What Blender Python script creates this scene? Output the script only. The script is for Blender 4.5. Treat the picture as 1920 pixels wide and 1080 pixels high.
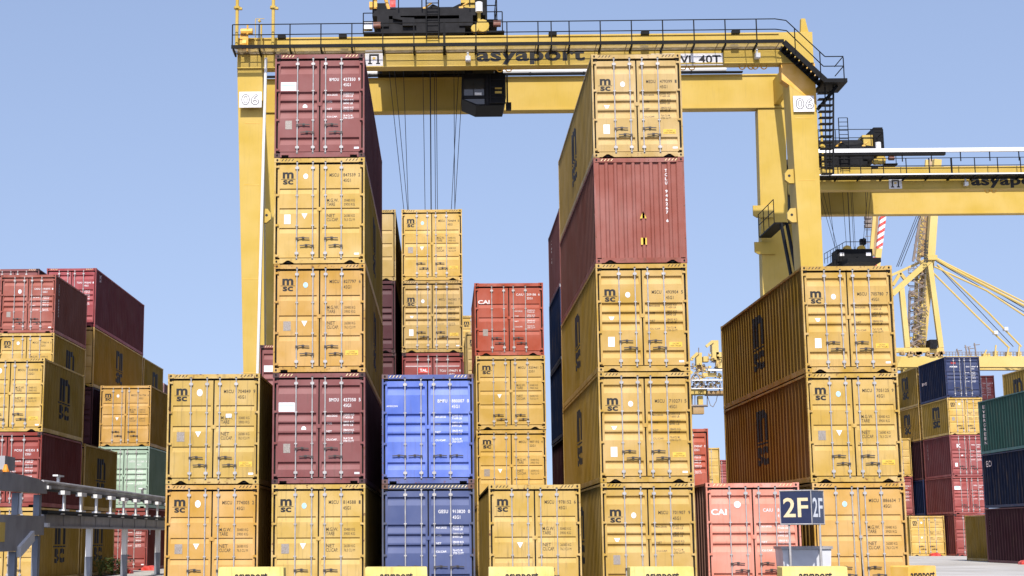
import bpy, bmesh, math, random
from mathutils import Vector, Matrix
random.seed(7)
for o in list(bpy.data.objects): bpy.data.objects.remove(o)
SC = bpy.context.scene
COL = SC.collection

# ---------------------------------------------------------------- camera
F_PX, PITCH, YAW, ROLL, CAM_Z, CX, CY = 2870.57, .163570, -.0207234, -.00402745, 1.5639, 769.158, 530.380
cr, sr, cp, sp, cw, sw = (math.cos(ROLL), math.sin(ROLL), math.cos(PITCH), math.sin(PITCH), math.cos(YAW), math.sin(YAW))
_R = Vector((cw, -sw, 0)); _F0 = Vector((sw, cw, 0)); _Z = Vector((0, 0, 1))
FWD = _F0 * cp + _Z * sp
_U = _Z * cp - _F0 * sp
RGT = _R * cr + _U * sr
UPV = _U * cr - _R * sr
cam = bpy.data.cameras.new('camera'); cam_o = bpy.data.objects.new('camera', cam); COL.objects.link(cam_o)
m = Matrix((RGT, UPV, -FWD)).transposed().to_4x4(); m.translation = Vector((0, 0, CAM_Z)); cam_o.matrix_world = m
cam.sensor_width = 36; cam.lens = F_PX * 36 / 1920
cam.shift_x = (960 - CX) / 1920; cam.shift_y = -(540 - CY) / 1920
cam.clip_start = .3; cam.clip_end = 6000
SC.camera = cam_o

# ---------------------------------------------------------------- sky, sun, exposure
SUN_EL, SUN_AZ = math.radians(45.5), math.radians(4)          # azimuth: degrees to the left of straight behind the camera
w = bpy.data.worlds.new('World'); SC.world = w; w.use_nodes = True
nt = w.node_tree; nt.nodes.clear()
sky = nt.nodes.new('ShaderNodeTexSky'); sky.sky_type = 'NISHITA'; sky.sun_disc = False
sky.sun_elevation = SUN_EL; sky.sun_rotation = math.pi + SUN_AZ
sky.altitude = 0; sky.air_density = 1.5; sky.dust_density = .5; sky.ozone_density = .5
bg = nt.nodes.new('ShaderNodeBackground'); bg.inputs['Strength'].default_value = .14
wo = nt.nodes.new('ShaderNodeOutputWorld')
tint = nt.nodes.new('ShaderNodeMix'); tint.data_type = 'RGBA'; tint.blend_type = 'MULTIPLY'; tint.inputs[0].default_value = 1; tint.inputs[7].default_value = (1.08, .97, 1.05, 1)
tcw = nt.nodes.new('ShaderNodeTexCoord'); mpw = nt.nodes.new('ShaderNodeVectorMath'); mpw.operation = 'MULTIPLY_ADD'    # hazy, even sky: the glow near the horizon is flattened
mpw.inputs[1].default_value = (1, 1, .6); mpw.inputs[2].default_value = (0, 0, .3)
nzw = nt.nodes.new('ShaderNodeVectorMath'); nzw.operation = 'NORMALIZE'
nt.links.new(tcw.outputs['Generated'], mpw.inputs[0]); nt.links.new(mpw.outputs[0], nzw.inputs[0]); nt.links.new(nzw.outputs[0], sky.inputs[0])
nt.links.new(sky.outputs[0], tint.inputs[6]); nt.links.new(tint.outputs[2], bg.inputs[0]); nt.links.new(bg.outputs[0], wo.inputs[0])
sun = bpy.data.lights.new('sun', 'SUN'); sun.energy = 4.2; sun.angle = math.radians(.55); sun.color = (1, .955, .88)
sun_o = bpy.data.objects.new('sun', sun); COL.objects.link(sun_o)
tosun = Vector((-math.sin(SUN_AZ) * math.cos(SUN_EL), -math.cos(SUN_AZ) * math.cos(SUN_EL), math.sin(SUN_EL)))
sun_o.rotation_euler = tosun.to_track_quat('Z', 'Y').to_euler(); sun_o.location = (0, -20, 60)
SC.view_settings.view_transform = 'Standard'; SC.view_settings.look = 'None'
SC.view_settings.gamma = 1; SC.view_settings.exposure = .35
SC.render.resolution_x = 1024; SC.render.resolution_y = 576
SC.render.engine = 'CYCLES'
SC.cycles.max_bounces = 5; SC.cycles.diffuse_bounces = 2

# ---------------------------------------------------------------- materials
def mat(name, col, rough=.6, metal=0, spec=.4, noise=.12, nscale=2.0, dark=None, dscale=8, dthr=.62, damt=.5, streak=0, usecol=False, bump=0, bscale=3, emit=0):
    """procedural paint: base colour (or the object's own colour), mottling, dirt patches, run marks"""
    mt = bpy.data.materials.new(name); mt.use_nodes = True
    n = mt.node_tree; N = n.nodes; L = n.links
    b = N['Principled BSDF']; b.inputs['Roughness'].default_value = rough; b.inputs['Metallic'].default_value = metal
    b.inputs['Specular IOR Level'].default_value = spec
    oi = N.new('ShaderNodeObjectInfo'); tc = N.new('ShaderNodeTexCoord')
    off = N.new('ShaderNodeVectorMath'); off.operation = 'MULTIPLY_ADD'
    off.inputs[0].default_value = (37, 53, 71); L.new(oi.outputs['Random'], off.inputs[1]); L.new(tc.outputs['Object'], off.inputs[2])
    if usecol: base = oi.outputs['Color']
    else:
        rgb = N.new('ShaderNodeRGB'); rgb.outputs[0].default_value = (*col, 1); base = rgb.outputs[0]
    if noise:
        t = N.new('ShaderNodeTexNoise'); t.inputs['Scale'].default_value = nscale; t.inputs['Detail'].default_value = 5
        L.new(off.outputs[0], t.inputs['Vector'])
        mr = N.new('ShaderNodeMapRange'); mr.inputs['From Min'].default_value = .3; mr.inputs['From Max'].default_value = .7
        mr.inputs['To Min'].default_value = 1 - noise; mr.inputs['To Max'].default_value = 1 + noise * .6
        L.new(t.outputs['Fac'], mr.inputs['Value'])
        hs = N.new('ShaderNodeHueSaturation'); L.new(base, hs.inputs['Color']); L.new(mr.outputs[0], hs.inputs['Value'])
        sm = N.new('ShaderNodeMapRange'); sm.inputs['From Min'].default_value = .3; sm.inputs['From Max'].default_value = .7
        sm.inputs['To Min'].default_value = 1 + noise * .5; sm.inputs['To Max'].default_value = 1 - noise * .8
        L.new(t.outputs['Fac'], sm.inputs['Value']); L.new(sm.outputs[0], hs.inputs['Saturation'])
        base = hs.outputs[0]
    if streak:
        mp = N.new('ShaderNodeMapping'); mp.inputs['Scale'].default_value = (9, 9, .5); L.new(off.outputs[0], mp.inputs['Vector'])
        t = N.new('ShaderNodeTexNoise'); t.inputs['Scale'].default_value = 1.6; t.inputs['Detail'].default_value = 6; t.inputs['Roughness'].default_value = .65
        L.new(mp.outputs[0], t.inputs['Vector'])
        mr = N.new('ShaderNodeMapRange'); mr.inputs['From Min'].default_value = .54; mr.inputs['From Max'].default_value = .74
        mr.inputs['To Min'].default_value = 0; mr.inputs['To Max'].default_value = streak; L.new(t.outputs['Fac'], mr.inputs['Value'])
        if usecol:
            ml = N.new('ShaderNodeMath'); ml.operation = 'MULTIPLY'; L.new(mr.outputs[0], ml.inputs[0]); L.new(oi.outputs['Alpha'], ml.inputs[1]); mr = ml
        mx = N.new('ShaderNodeMix'); mx.data_type = 'RGBA'; L.new(mr.outputs[0], mx.inputs[0]); L.new(base, mx.inputs[6])
        mx.inputs[7].default_value = (.10, .075, .055, 1); base = mx.outputs[2]
    if dark:
        t = N.new('ShaderNodeTexNoise'); t.inputs['Scale'].default_value = dscale; t.inputs['Detail'].default_value = 8; t.inputs['Roughness'].default_value = .7
        L.new(off.outputs[0], t.inputs['Vector'])
        mr = N.new('ShaderNodeMapRange'); mr.inputs['From Min'].default_value = dthr; mr.inputs['From Max'].default_value = dthr + .07
        mr.inputs['To Max'].default_value = damt; L.new(t.outputs['Fac'], mr.inputs['Value'])
        if usecol:
            ml = N.new('ShaderNodeMath'); ml.operation = 'MULTIPLY'; L.new(mr.outputs[0], ml.inputs[0]); L.new(oi.outputs['Alpha'], ml.inputs[1]); mr = ml
        mx = N.new('ShaderNodeMix'); mx.data_type = 'RGBA'; L.new(mr.outputs[0], mx.inputs[0]); L.new(base, mx.inputs[6])
        mx.inputs[7].default_value = (*dark, 1); base = mx.outputs[2]
    L.new(base, b.inputs['Base Color'])
    if bump:
        t = N.new('ShaderNodeTexNoise'); t.inputs['Scale'].default_value = bscale; t.inputs['Detail'].default_value = 3
        L.new(off.outputs[0], t.inputs['Vector'])
        bp = N.new('ShaderNodeBump'); bp.inputs['Strength'].default_value = bump; bp.inputs['Distance'].default_value = .02
        L.new(t.outputs['Fac'], bp.inputs['Height']); L.new(bp.outputs[0], b.inputs['Normal'])
    if emit:
        b.inputs['Emission Color'].default_value = (*col, 1); b.inputs['Emission Strength'].default_value = emit
    return mt

RUST = (.16, .065, .035)
M = {}
M['paint'] = mat('container_paint', (1, 1, 1), .55, 0, .2, .14, 1.1, RUST, 7, .66, .5, .28, True, .22, 1.3)
M['frame'] = mat('container_frame_paint', (1, 1, 1), .6, 0, .2, .18, 1.6, RUST, 9, .57, .65, .35, True, .1, 4)
M['side'] = mat('weathered_shaded_side_paint', (1, 1, 1), .9, 0, .0, .10, .9, RUST, 6, .66, .4, .55, True, .15, 1.3)  # real wear, over a side colour with shade already multiplied in
M['galv'] = mat('galvanised_steel', (.50, .475, .455), .5, .25, .5, .2, 8, (.20, .12, .08), 18, .64, .5)
M['handle'] = mat('worn_steel_handle', (.085, .075, .07), .5, .3, .4, .25, 12, RUST, 20, .58, .6)
M['gap'] = mat('black_rubber_and_gap_shade', (.018, .017, .017), .85, 0, .2, .1, 5)  # door seals, and painted shade in frame gaps and recesses
M['black'] = mat('black_print', (.025, .024, .026), .6, 0, .3, .1, 9)
M['dimblack'] = mat('faded_black_print', (.085, .065, .04), .6, 0, .3, .2, 9)
M['white'] = mat('white_print', (.80, .78, .78), .55, 0, .3, .1, 9)
M['dimwhite'] = mat('faded_white_print', (.62, .50, .50), .55, 0, .3, .15, 9)
M['sticker'] = mat('white_sticker', (.82, .84, .86), .4, 0, .4, .06, 6)
M['bluesticker'] = mat('pale_blue_sticker', (.45, .68, .82), .4, 0, .4, .12, 20)
M['greysticker'] = mat('grey_data_plate', (.36, .31, .27), .5, .2, .4, .3, 40)
M['caution'] = mat('yellow_caution_sticker', (.78, .50, .07), .5, 0, .4, .05, 6)
M['hazy'] = mat('hazard_cream', (.85, .68, .36), .5, 0, .4, .1, 9)
M['cyel'] = mat('crane_yellow_paint', (.56, .385, .085), .5, 0, .12, .08, .5, (.30, .20, .08), 5, .74, .35, .14, False, .05, .7)
M['cyel2'] = mat('crane_orange_paint', (.78, .42, .06), .5, 0, .4, .12, 1.5)
M['cblk'] = mat('crane_black_steel', (.007, .007, .008), .6, 0, .15, .3, 2)
M['cdark'] = mat('dark_grey_machinery', (.014, .0135, .016), .6, 0, .15, .4, 2.5)
M['grate'] = mat('walkway_grating', (.42, .33, .20), .7, .2, .3, .3, 3)
M['pipe'] = mat('white_pipe', (.78, .77, .75), .45, 0, .4, .06, 2)
M['rope'] = mat('wire_rope', (.05, .05, .055), .6, .5, .3, 0)
M['glass'] = mat('cab_glass', (.02, .025, .03), .06, 0, .6, 0)
M['motor'] = mat('red_brown_motor', (.30, .13, .09), .5, 0, .4, .2, 5)
M['grey'] = mat('grey_steel', (.36, .345, .345), .55, .2, .3, .2, 2, (.09, .07, .05), 6, .62, .4, .2)
M['bluegrey'] = mat('blue_grey_steel', (.21, .225, .26), .5, .2, .4, .2, 2)
M['rubber'] = mat('tyre_rubber', (.02, .02, .02), .8, 0, .3, .2, 4)
M['navyp'] = mat('navy_sign_panel', (.022, .028, .075), .22, 0, .6, .1, 3)
M['cream'] = mat('cream_letters', (.80, .66, .40), .5, 0, .3, .05, 5)
M['binp'] = mat('light_grey_plastic', (.62, .62, .64), .5, 0, .4, .12, 3)
M['byel'] = mat('block_yellow_paint', (.80, .63, .20), .55, 0, .3, .10, 2, (.22, .17, .1), 7, .6, .5, .35)
M['borg'] = mat('block_orange_paint', (.85, .50, .10), .5, 0, .35, .1, 2)
M['red'] = mat('red_paint', (.60, .06, .045), .5, 0, .4, .2, 5)
M['sts'] = mat('quay_crane_yellow', (.60, .43, .13), .5, 0, .35, .1, .15, None)
M['stsd'] = mat('quay_crane_ochre', (.42, .27, .12), .6, 0, .3, .3, .3)
M['stsg'] = mat('quay_crane_grey_steel', (.24, .19, .16), .6, .1, .3, .3, .4)
M['leaf'] = mat('weed_leaf', (.09, .13, .03), .7, 0, .2, .3, 9)
M['amber'] = mat('amber_lens', (.85, .30, .02), .3, 0, .5, .1, 9)

# ---------------------------------------------------------------- mesh helpers
class MB:
    def __init__(s): s.v = []; s.f = []; s.m = []
    def add(s, vs, fs, mi=0):
        k = len(s.v); s.v += [tuple(v) for v in vs]; s.f += [tuple(i + k for i in f) for f in fs]; s.m += [mi] * len(fs)
    def box(s, x0, x1, y0, y1, z0, z1, mi=0):
        x0, x1 = min(x0, x1), max(x0, x1); y0, y1 = min(y0, y1), max(y0, y1); z0, z1 = min(z0, z1), max(z0, z1)
        s.add([(x0, y0, z0), (x1, y0, z0), (x1, y1, z0), (x0, y1, z0), (x0, y0, z1), (x1, y0, z1), (x1, y1, z1), (x0, y1, z1)],
              [(0, 3, 2, 1), (4, 5, 6, 7), (0, 1, 5, 4), (1, 2, 6, 5), (2, 3, 7, 6), (3, 0, 4, 7)], mi)
        return s
    def prism(s, poly, a0, a1, axis='y', mi=0):
        """poly of (u,v), extruded along axis: y -> (u,a,v); x -> (a,u,v); z -> (u,v,a)"""
        f = {'y': lambda u, v, a: (u, a, v), 'x': lambda u, v, a: (a, u, v), 'z': lambda u, v, a: (u, v, a)}[axis]
        n = len(poly); vs = [f(u, v, a0) for u, v in poly] + [f(u, v, a1) for u, v in poly]
        fs = [tuple(range(n)), tuple(range(2 * n - 1, n - 1, -1))] + [(i, i + n, (i + 1) % n + n, (i + 1) % n) for i in range(n)]
        s.add(vs, fs, mi); return s
    def beam(s, a, b, w, h=None, mi=0, up=(0, 0, 1)):
        a = Vector(a); b = Vector(b); h = h or w; d = (b - a)
        if d.length < 1e-6: return s
        d.normalize(); u = Vector(up)
        if abs(d.dot(u)) > .98: u = Vector((0, 1, 0))
        r = d.cross(u).normalized(); u = r.cross(d)
        vs = []
        for p in (a, b):
            for i, j in ((-1, -1), (1, -1), (1, 1), (-1, 1)): vs.append(p + r * (w / 2 * i) + u * (h / 2 * j))
        s.add(vs, [(3, 2, 1, 0), (4, 5, 6, 7), (0, 1, 5, 4), (1, 2, 6, 5), (2, 3, 7, 6), (3, 0, 4, 7)], mi); return s
    def tube(s, a, b, r, n=8, r2=None, mi=0):
        a = Vector(a); b = Vector(b); d = (b - a).normalized(); u = Vector((0, 0, 1)) if abs(d.z) < .9 else Vector((1, 0, 0))
        x = d.cross(u).normalized(); y = d.cross(x); r2 = r if r2 is None else r2
        vs = [p + (x * math.cos(2 * math.pi * i / n) + y * math.sin(2 * math.pi * i / n)) * q for p, q in ((a, r), (b, r2)) for i in range(n)]
        s.add(vs, [(i, (i + 1) % n, (i + 1) % n + n, i + n) for i in range(n)] + [tuple(range(n - 1, -1, -1)), tuple(range(n, 2 * n))], mi); return s
    def path(s, pts, r, n=6):
        for p, q in zip(pts, pts[1:]): s.tube(p, q, r, n)
        return s
    def mesh(s, name, mats):
        me = bpy.data.meshes.new(name); me.from_pydata(s.v, [], s.f); me.update()
        for x in (mats if isinstance(mats, (list, tuple)) else [mats]): me.materials.append(x)
        if any(s.m): me.polygons.foreach_set('material_index', s.m)
        bm = bmesh.new(); bm.from_mesh(me); bmesh.ops.recalc_face_normals(bm, faces=bm.faces); bm.to_mesh(me); bm.free()
        return me
    def build(s, name, mats, parent=None, col=None, smooth=False):
        return link(name, s.mesh(name, mats), parent, col, smooth)

def link(name, me, parent=None, col=None, smooth=False):
    o = bpy.data.objects.new(name, me); COL.objects.link(o)
    if parent is not None:
        o.parent = parent
    if col: o.color = tuple(col) if len(col) == 4 else (*col, 1)
    if smooth: me.polygons.foreach_set('use_smooth', [True] * len(me.polygons))
    return o
def tag(o, label=None, cat=None, group=None, kind=None):
    if label: o['label'] = label
    if cat: o['category'] = cat
    if group: o['group'] = group
    if kind: o['kind'] = kind
    return o
def empty(name, loc, label, cat, group=None, rz=0):
    o = bpy.data.objects.new(name, None); COL.objects.link(o); o.location = loc; o.rotation_euler = (0, 0, rz); o.empty_display_size = .2
    return tag(o, label, cat, group)
def at(px, py, Y):
    """world point where the sight line through pixel (px,py) of the survey photograph meets the vertical plane y = Y"""
    d = FWD + RGT * ((px - CX) / F_PX) - UPV * ((py - CY) / F_PX); t = Y / d.y
    return Vector((d.x * t, Y, CAM_Z + d.z * t))
def copy_tree(o, parent=None):
    c = o.copy(); COL.objects.link(c); c.parent = parent
    for ch in o.children: copy_tree(ch, c)
    return c

# lettering: glyph outlines turned into a flat mesh, fitted to a box
_tc = {}
def glyphs(s, bold=0.0, space=1.0):
    k = (s, bold, space)
    if k in _tc: return _tc[k]
    cu = bpy.data.curves.new('t', 'FONT'); cu.body = s; cu.offset = bold; cu.resolution_u = 3; cu.space_character = space; cu.space_line = .95
    o = bpy.data.objects.new('t', cu); COL.objects.link(o)
    dg = bpy.context.evaluated_depsgraph_get(); me = bpy.data.meshes.new_from_object(o.evaluated_get(dg))
    vs = [tuple(v.co) for v in me.vertices]; fs = [tuple(p.vertices) for p in me.polygons]
    bpy.data.objects.remove(o); bpy.data.curves.remove(cu); bpy.data.meshes.remove(me)
    xs = [v[0] for v in vs]; ys = [v[1] for v in vs]; a, b, c, d = min(xs), max(xs), min(ys), max(ys)
    vs = [((x - a) / (b - a), (y - c) / (d - c)) for x, y, _ in vs]
    _tc[k] = (vs, fs); return vs, fs
def letters(name, s, org, right, up, w, h, material, parent=None, bold=0., space=1., drape=None, lift=.004):
    """lettering of size w x h whose lower left corner is org; drape=(axis, breaks, fn) lays it on a profiled sheet"""
    vs, fs = glyphs(s, bold, space); org = Vector(org); right = Vector(right).normalized(); up = Vector(up).normalized(); n = right.cross(up)
    P = [org + right * (x * w) + up * (y * h) for x, y in vs]
    me = bpy.data.meshes.new(name); me.from_pydata(P, [], fs); me.materials.append(material)
    if drape:
        axis, breaks, fn = drape; bm = bmesh.new(); bm.from_mesh(me); a = 'xyz'.index(axis)
        lo = min(v.co[a] for v in bm.verts); hi = max(v.co[a] for v in bm.verts); no = [0, 0, 0]; no[a] = 1
        for b in breaks:
            if lo < b < hi:
                c = [0, 0, 0]; c[a] = b
                bmesh.ops.bisect_plane(bm, geom=bm.verts[:] + bm.edges[:] + bm.faces[:], plane_co=c, plane_no=no, dist=1e-5)
        for v in bm.verts: v.co -= n * fn(v.co[a])
        bm.to_mesh(me); bm.free()
    for v in me.vertices: v.co += n * lift
    me.update()
    return link(name, me, parent)

# ================================================================ setting
def ground():
    mt = bpy.data.materials.new('yard_concrete'); mt.use_nodes = True; n = mt.node_tree; N = n.nodes; L = n.links; b = N['Principled BSDF']
    tc = N.new('ShaderNodeTexCoord')
    t = N.new('ShaderNodeTexNoise'); t.inputs['Scale'].default_value = .25; t.inputs['Detail'].default_value = 9; L.new(tc.outputs['Object'], t.inputs['Vector'])
    r = N.new('ShaderNodeValToRGB'); r.color_ramp.elements[0].position = .3; r.color_ramp.elements[0].color = (.40, .37, .33, 1)
    r.color_ramp.elements[1].position = .68; r.color_ramp.elements[1].color = (.58, .555, .52, 1); L.new(t.outputs['Fac'], r.inputs[0])
    br = N.new('ShaderNodeTexBrick'); br.offset = 0; br.inputs['Scale'].default_value = 1; br.inputs['Brick Width'].default_value = 6; br.inputs['Row Height'].default_value = 6
    br.inputs['Mortar Size'].default_value = .03; br.inputs['Color1'].default_value = (1, 1, 1, 1); br.inputs['Color2'].default_value = (.93, .93, .93, 1); br.inputs['Mortar'].default_value = (.45, .45, .45, 1)
    L.new(tc.outputs['Object'], br.inputs['Vector'])
    mx = N.new('ShaderNodeMix'); mx.data_type = 'RGBA'; mx.blend_type = 'MULTIPLY'; mx.inputs[0].default_value = 1; L.new(r.outputs[0], mx.inputs[6]); L.new(br.outputs[0], mx.inputs[7])
    t2 = N.new('ShaderNodeTexNoise'); t2.inputs['Scale'].default_value = 1.3; t2.inputs['Detail'].default_value = 10; mp = N.new('ShaderNodeMapping'); mp.inputs['Scale'].default_value = (.12, 1.4, 1)
    L.new(tc.outputs['Object'], mp.inputs[0]); L.new(mp.outputs[0], t2.inputs['Vector'])
    mr = N.new('ShaderNodeMapRange'); mr.inputs['From Min'].default_value = .56; mr.inputs['From Max'].default_value = .66; mr.inputs['To Max'].default_value = .5; L.new(t2.outputs['Fac'], mr.inputs['Value'])
    m2 = N.new('ShaderNodeMix'); m2.data_type = 'RGBA'; L.new(mr.outputs[0], m2.inputs[0]); L.new(mx.outputs[2], m2.inputs[6]); m2.inputs[7].default_value = (.22, .21, .2, 1)
    L.new(m2.outputs[2], b.inputs['Base Color']); b.inputs['Roughness'].default_value = .85
    g = MB()
    for x0, x1, y0, y1 in ((-13.6, -8.0, 50, 240), (12.6, 140, 46, 240), (-140, -13.6, 68, 240)): g.add([(x0, y0, .004), (x1, y0, .004), (x1, y1, .004), (x0, y1, .004)], [(0, 1, 2, 3)])
    tag(g.build('road', mt), kind='structure')
ground()
a_ = mat('low_bounce_ground', (.065, .062, .06), .9, 0, .3, .3, .6, (.11, .105, .1), 2, .6, .5)  # dark surfacing made up to cut bounce light onto the container sides
g = MB(); g.add([(-2500, -300, 0), (2500, -300, 0), (2500, 4500, 0), (-2500, 4500, 0)], [(0, 1, 2, 3)])
tag(g.build('ground', a_), kind='structure')

# ================================================================ shipping containers
W2 = 1.219
HC, SD = 2.896, 2.591
L40, L20 = 12.192, 6.058
DY = .055                      # how far the door skin sits behind the corner posts
def grooves(style, H):
    k = H / HC
    if style == 'lined':       # three thin pressed ledges
        return [[(z * k, 0), (z * k - .006, .032), (z * k - .022, .032), (z * k - .15, 0)] for z in (2.065, 1.525, .985)]
    return [[(a * k, 0), (a * k - .05, .050), (a * k - .085, .050), (b * k + .015, 0)] for a, b in ((2.57, 2.33), (1.85, 1.62), (1.60, 1.36), (1.33, 1.09), (.57, .35))]
def door_profile(style, H):
    pts = sorted([p for g in grooves(style, H) for p in g])
    zs = [p[0] for p in pts]
    def fn(z):
        if z <= zs[0] or z >= zs[-1]: return 0
        for (a, da), (b, db) in zip(pts, pts[1:]):
            if a <= z <= b: return da + (db - da) * (z - a) / max(1e-9, b - a)
        return 0
    return ('z', zs, fn)
PITCH_S = .40; DEP = .055
def side_breaks(L):
    n = int((L - .36) / PITCH_S); y0 = (L - n * PITCH_S) / 2; pts = [(.17, 0)]
    for i in range(n):
        y = y0 + i * PITCH_S
        pts += [(y + .055, 0), (y + .145, DEP), (y + .255, DEP), (y + .345, 0)]
    return pts + [(L - .17, 0)]
def interp(pts):
    def fn(t):
        for (a, da), (b, db) in zip(pts, pts[1:]):
            if a <= t <= b: return da + (db - da) * (t - a) / max(1e-9, b - a)
        return 0
    return fn
_mc = {}
def cached(key, fn):
    if key not in _mc: _mc[key] = fn()
    return _mc[key]
FR = [M['frame'], M['gap']]
def casting_mesh():
    b = MB(); w, d, h = .162, .178, .118
    b.box(0, w, .012, d, 0, h)                       # body, its front plate carries an oval hole
    b.v = [(x, y, z) for x, y, z in b.v]
    n = 12; cx, cz, rx, rz = w / 2, h / 2, .026, .036; ring = [(cx + rx * math.cos(2 * math.pi * i / n), cz + rz * math.sin(2 * math.pi * i / n)) for i in range(n)]
    outer = []
    for i in range(n):
        a = 2 * math.pi * i / n; c, s = math.cos(a), math.sin(a); k = min((w / 2) / max(1e-6, abs(c)), (h / 2) / max(1e-6, abs(s)))
        outer.append((cx + c * k, cz + s * k))
    # front plate
    vs = [(x, 0, z) for x, z in ring] + [(x, 0, z) for x, z in outer] + [(x, .011, z) for x, z in ring] + [(x, .011, z) for x, z in outer]
    fs = [(i, (i + 1) % n, (i + 1) % n + n, i + n) for i in range(n)] + [(i, i + 2 * n, (i + 1) % n + 2 * n, (i + 1) % n) for i in range(n)] + \
         [(i + n, (i + 1) % n + n, (i + 1) % n + 3 * n, i + 3 * n) for i in range(n)]
    b.add(vs, fs)
    # plate corners (the octagonal ring above leaves none missing on a box drawn at these angles except the four tips)
    for sx, sz in ((0, 0), (w, 0), (w, h), (0, h)):
        near = sorted(range(n), key=lambda i: (outer[i][0] - sx) ** 2 + (outer[i][1] - sz) ** 2)[:2]
        b.add([(outer[near[0]][0], 0.0005, outer[near[0]][1]), (sx, 0.0005, sz), (outer[near[1]][0], 0.0005, outer[near[1]][1])], [(0, 1, 2)])
    b.add([(x, .0105, z) for x, z in ring], [tuple(range(n))], 1)  # black back paints the shade inside the hole
    # side hole shown as a dark recess plate standing 2 mm proud on the outer cheek
    b.prism([(d * .5 + .034 * math.cos(a), cz + .026 * math.sin(a)) for a in [2 * math.pi * i / 10 for i in range(10)]], -.002, .001, 'x', 1)
    return b.mesh('corner_casting', FR)
def frame_mesh(L, H, notch):
    b = MB()
    for s in (-1, 1):
        for y0, y1 in ((.004, .13), (L - .13, L - .004)):
            b.box(s * 1.175, s * (W2 - .003), y0, y1, .118, H - .118)
            b.box(s * 1.135, s * 1.176, y0 + (.115 if y0 < 1 else 0), y1 + (.02 if y0 < 1 else 0), .118, H - .118, 1 if y0 < 1 else 0)  # front inner posts black: painted shade of the gap beside the doors
        b.box(s * 1.16, s * (W2 - .004), .178, L - .178, .012, .15)       # bottom side rail
        b.box(s * 1.165, s * (W2 - .004), .178, L - .178, H - .075, H - .016)  # top side rail
    b.box(-1.057, 1.057, .004, .09, H - .125, H - .012)                  # header
    for s in (-1, 1): b.box(s * 1.062, s * 1.17, .03, .06, H - .165, H - .121, 1)  # black blocks painting the recess shade below the top castings
    b.box(-1.057, 1.057, L - .09, L - .004, H - .125, H - .012)
    # sill with fork notches
    z0, z1 = .012, .148
    if notch == 'tri': P = [(-1.057, z0), (-.98, z0), (-.86, z0 + .078), (-.80, z0 + .078), (-.66, z0), (.66, z0), (.80, z0 + .078), (.86, z0 + .078), (.98, z0), (1.057, z0), (1.057, z1), (-1.057, z1)]
    else: P = [(-1.057, z0), (-1.02, z0), (-1.02, z0 + .06), (-.83, z0 + .06), (-.83, z0), (.83, z0), (.83, z0 + .06), (1.02, z0 + .06), (1.02, z0), (1.057, z0), (1.057, z1), (-1.057, z1)]
    b.prism(P, .004, .05)
    b.box(-1.05, 1.05, .051, .10, .03, .14, 1)  # black box painting the shade inside the notches
    b.box(-1.057, 1.057, L - .09, L - .004, .012, .148)
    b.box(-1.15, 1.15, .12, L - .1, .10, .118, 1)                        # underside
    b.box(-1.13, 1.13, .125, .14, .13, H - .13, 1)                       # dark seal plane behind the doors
    return b.mesh('frame', FR)
def side_mesh(L, H, s):
    pts = side_breaks(L); x0 = W2 - .010; z0, z1 = .148, H - .073; b = MB()
    vs = []
    for y, d in pts: vs += [(s * (x0 - d), y, z0), (s * (x0 - d), y, z1)]
    b.add(vs, [(2 * i, 2 * i + 2, 2 * i + 3, 2 * i + 1) for i in range(len(pts) - 1)])
    return b.mesh('side_panel', M['side'])
def roof_mesh(L, H):
    b = MB(); n = int(L / .55)
    for i in range(n):
        y = .1 + (L - .2) * i / n; y1 = .1 + (L - .2) * (i + 1) / n; k = .3 * (y1 - y)
        b.add([(-1.165, y, H - .03), (1.165, y, H - .03), (1.165, y + k, H - .03), (-1.165, y + k, H - .03), (-1.165, y + 1.4 * k, H - .016), (1.165, y + 1.4 * k, H - .016),
               (-1.165, y1 - .4 * k, H - .016), (1.165, y1 - .4 * k, H - .016), (-1.165, y1, H - .03), (1.165, y1, H - .03)], [(0, 1, 2, 3), (3, 2, 5, 4), (4, 5, 7, 6), (6, 7, 9, 8)])
    return b.mesh('roof_panel', M['paint'])
EP = .2407
def end_breaks():
    pts = [(-1.175, 0)]
    for i in range(9):
        x = -1.175 + .09 + i * EP
        pts += [(x, 0), (x + .03, .045), (x + .15, .045), (x + .18, 0)]
    return pts + [(1.175, 0)]
def end_mesh(H, L=None):
    """corrugated front wall (y=0) or plain rear wall (y=L)"""
    b = MB(); z0, z1 = .148, H - .125
    for y, sgn in (((0.012, 1),) if L is None else ((L - .012, -1),)):
        pts = end_breaks(); vs = []
        for x, d in pts: vs += [(x, y + sgn * d, z0), (x, y + sgn * d, z1)]
        b.add(vs, [(2 * i, 2 * i + 2, 2 * i + 3, 2 * i + 1) for i in range(len(pts) - 1)])
    return b.mesh('end_panel', M['paint'])
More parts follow.
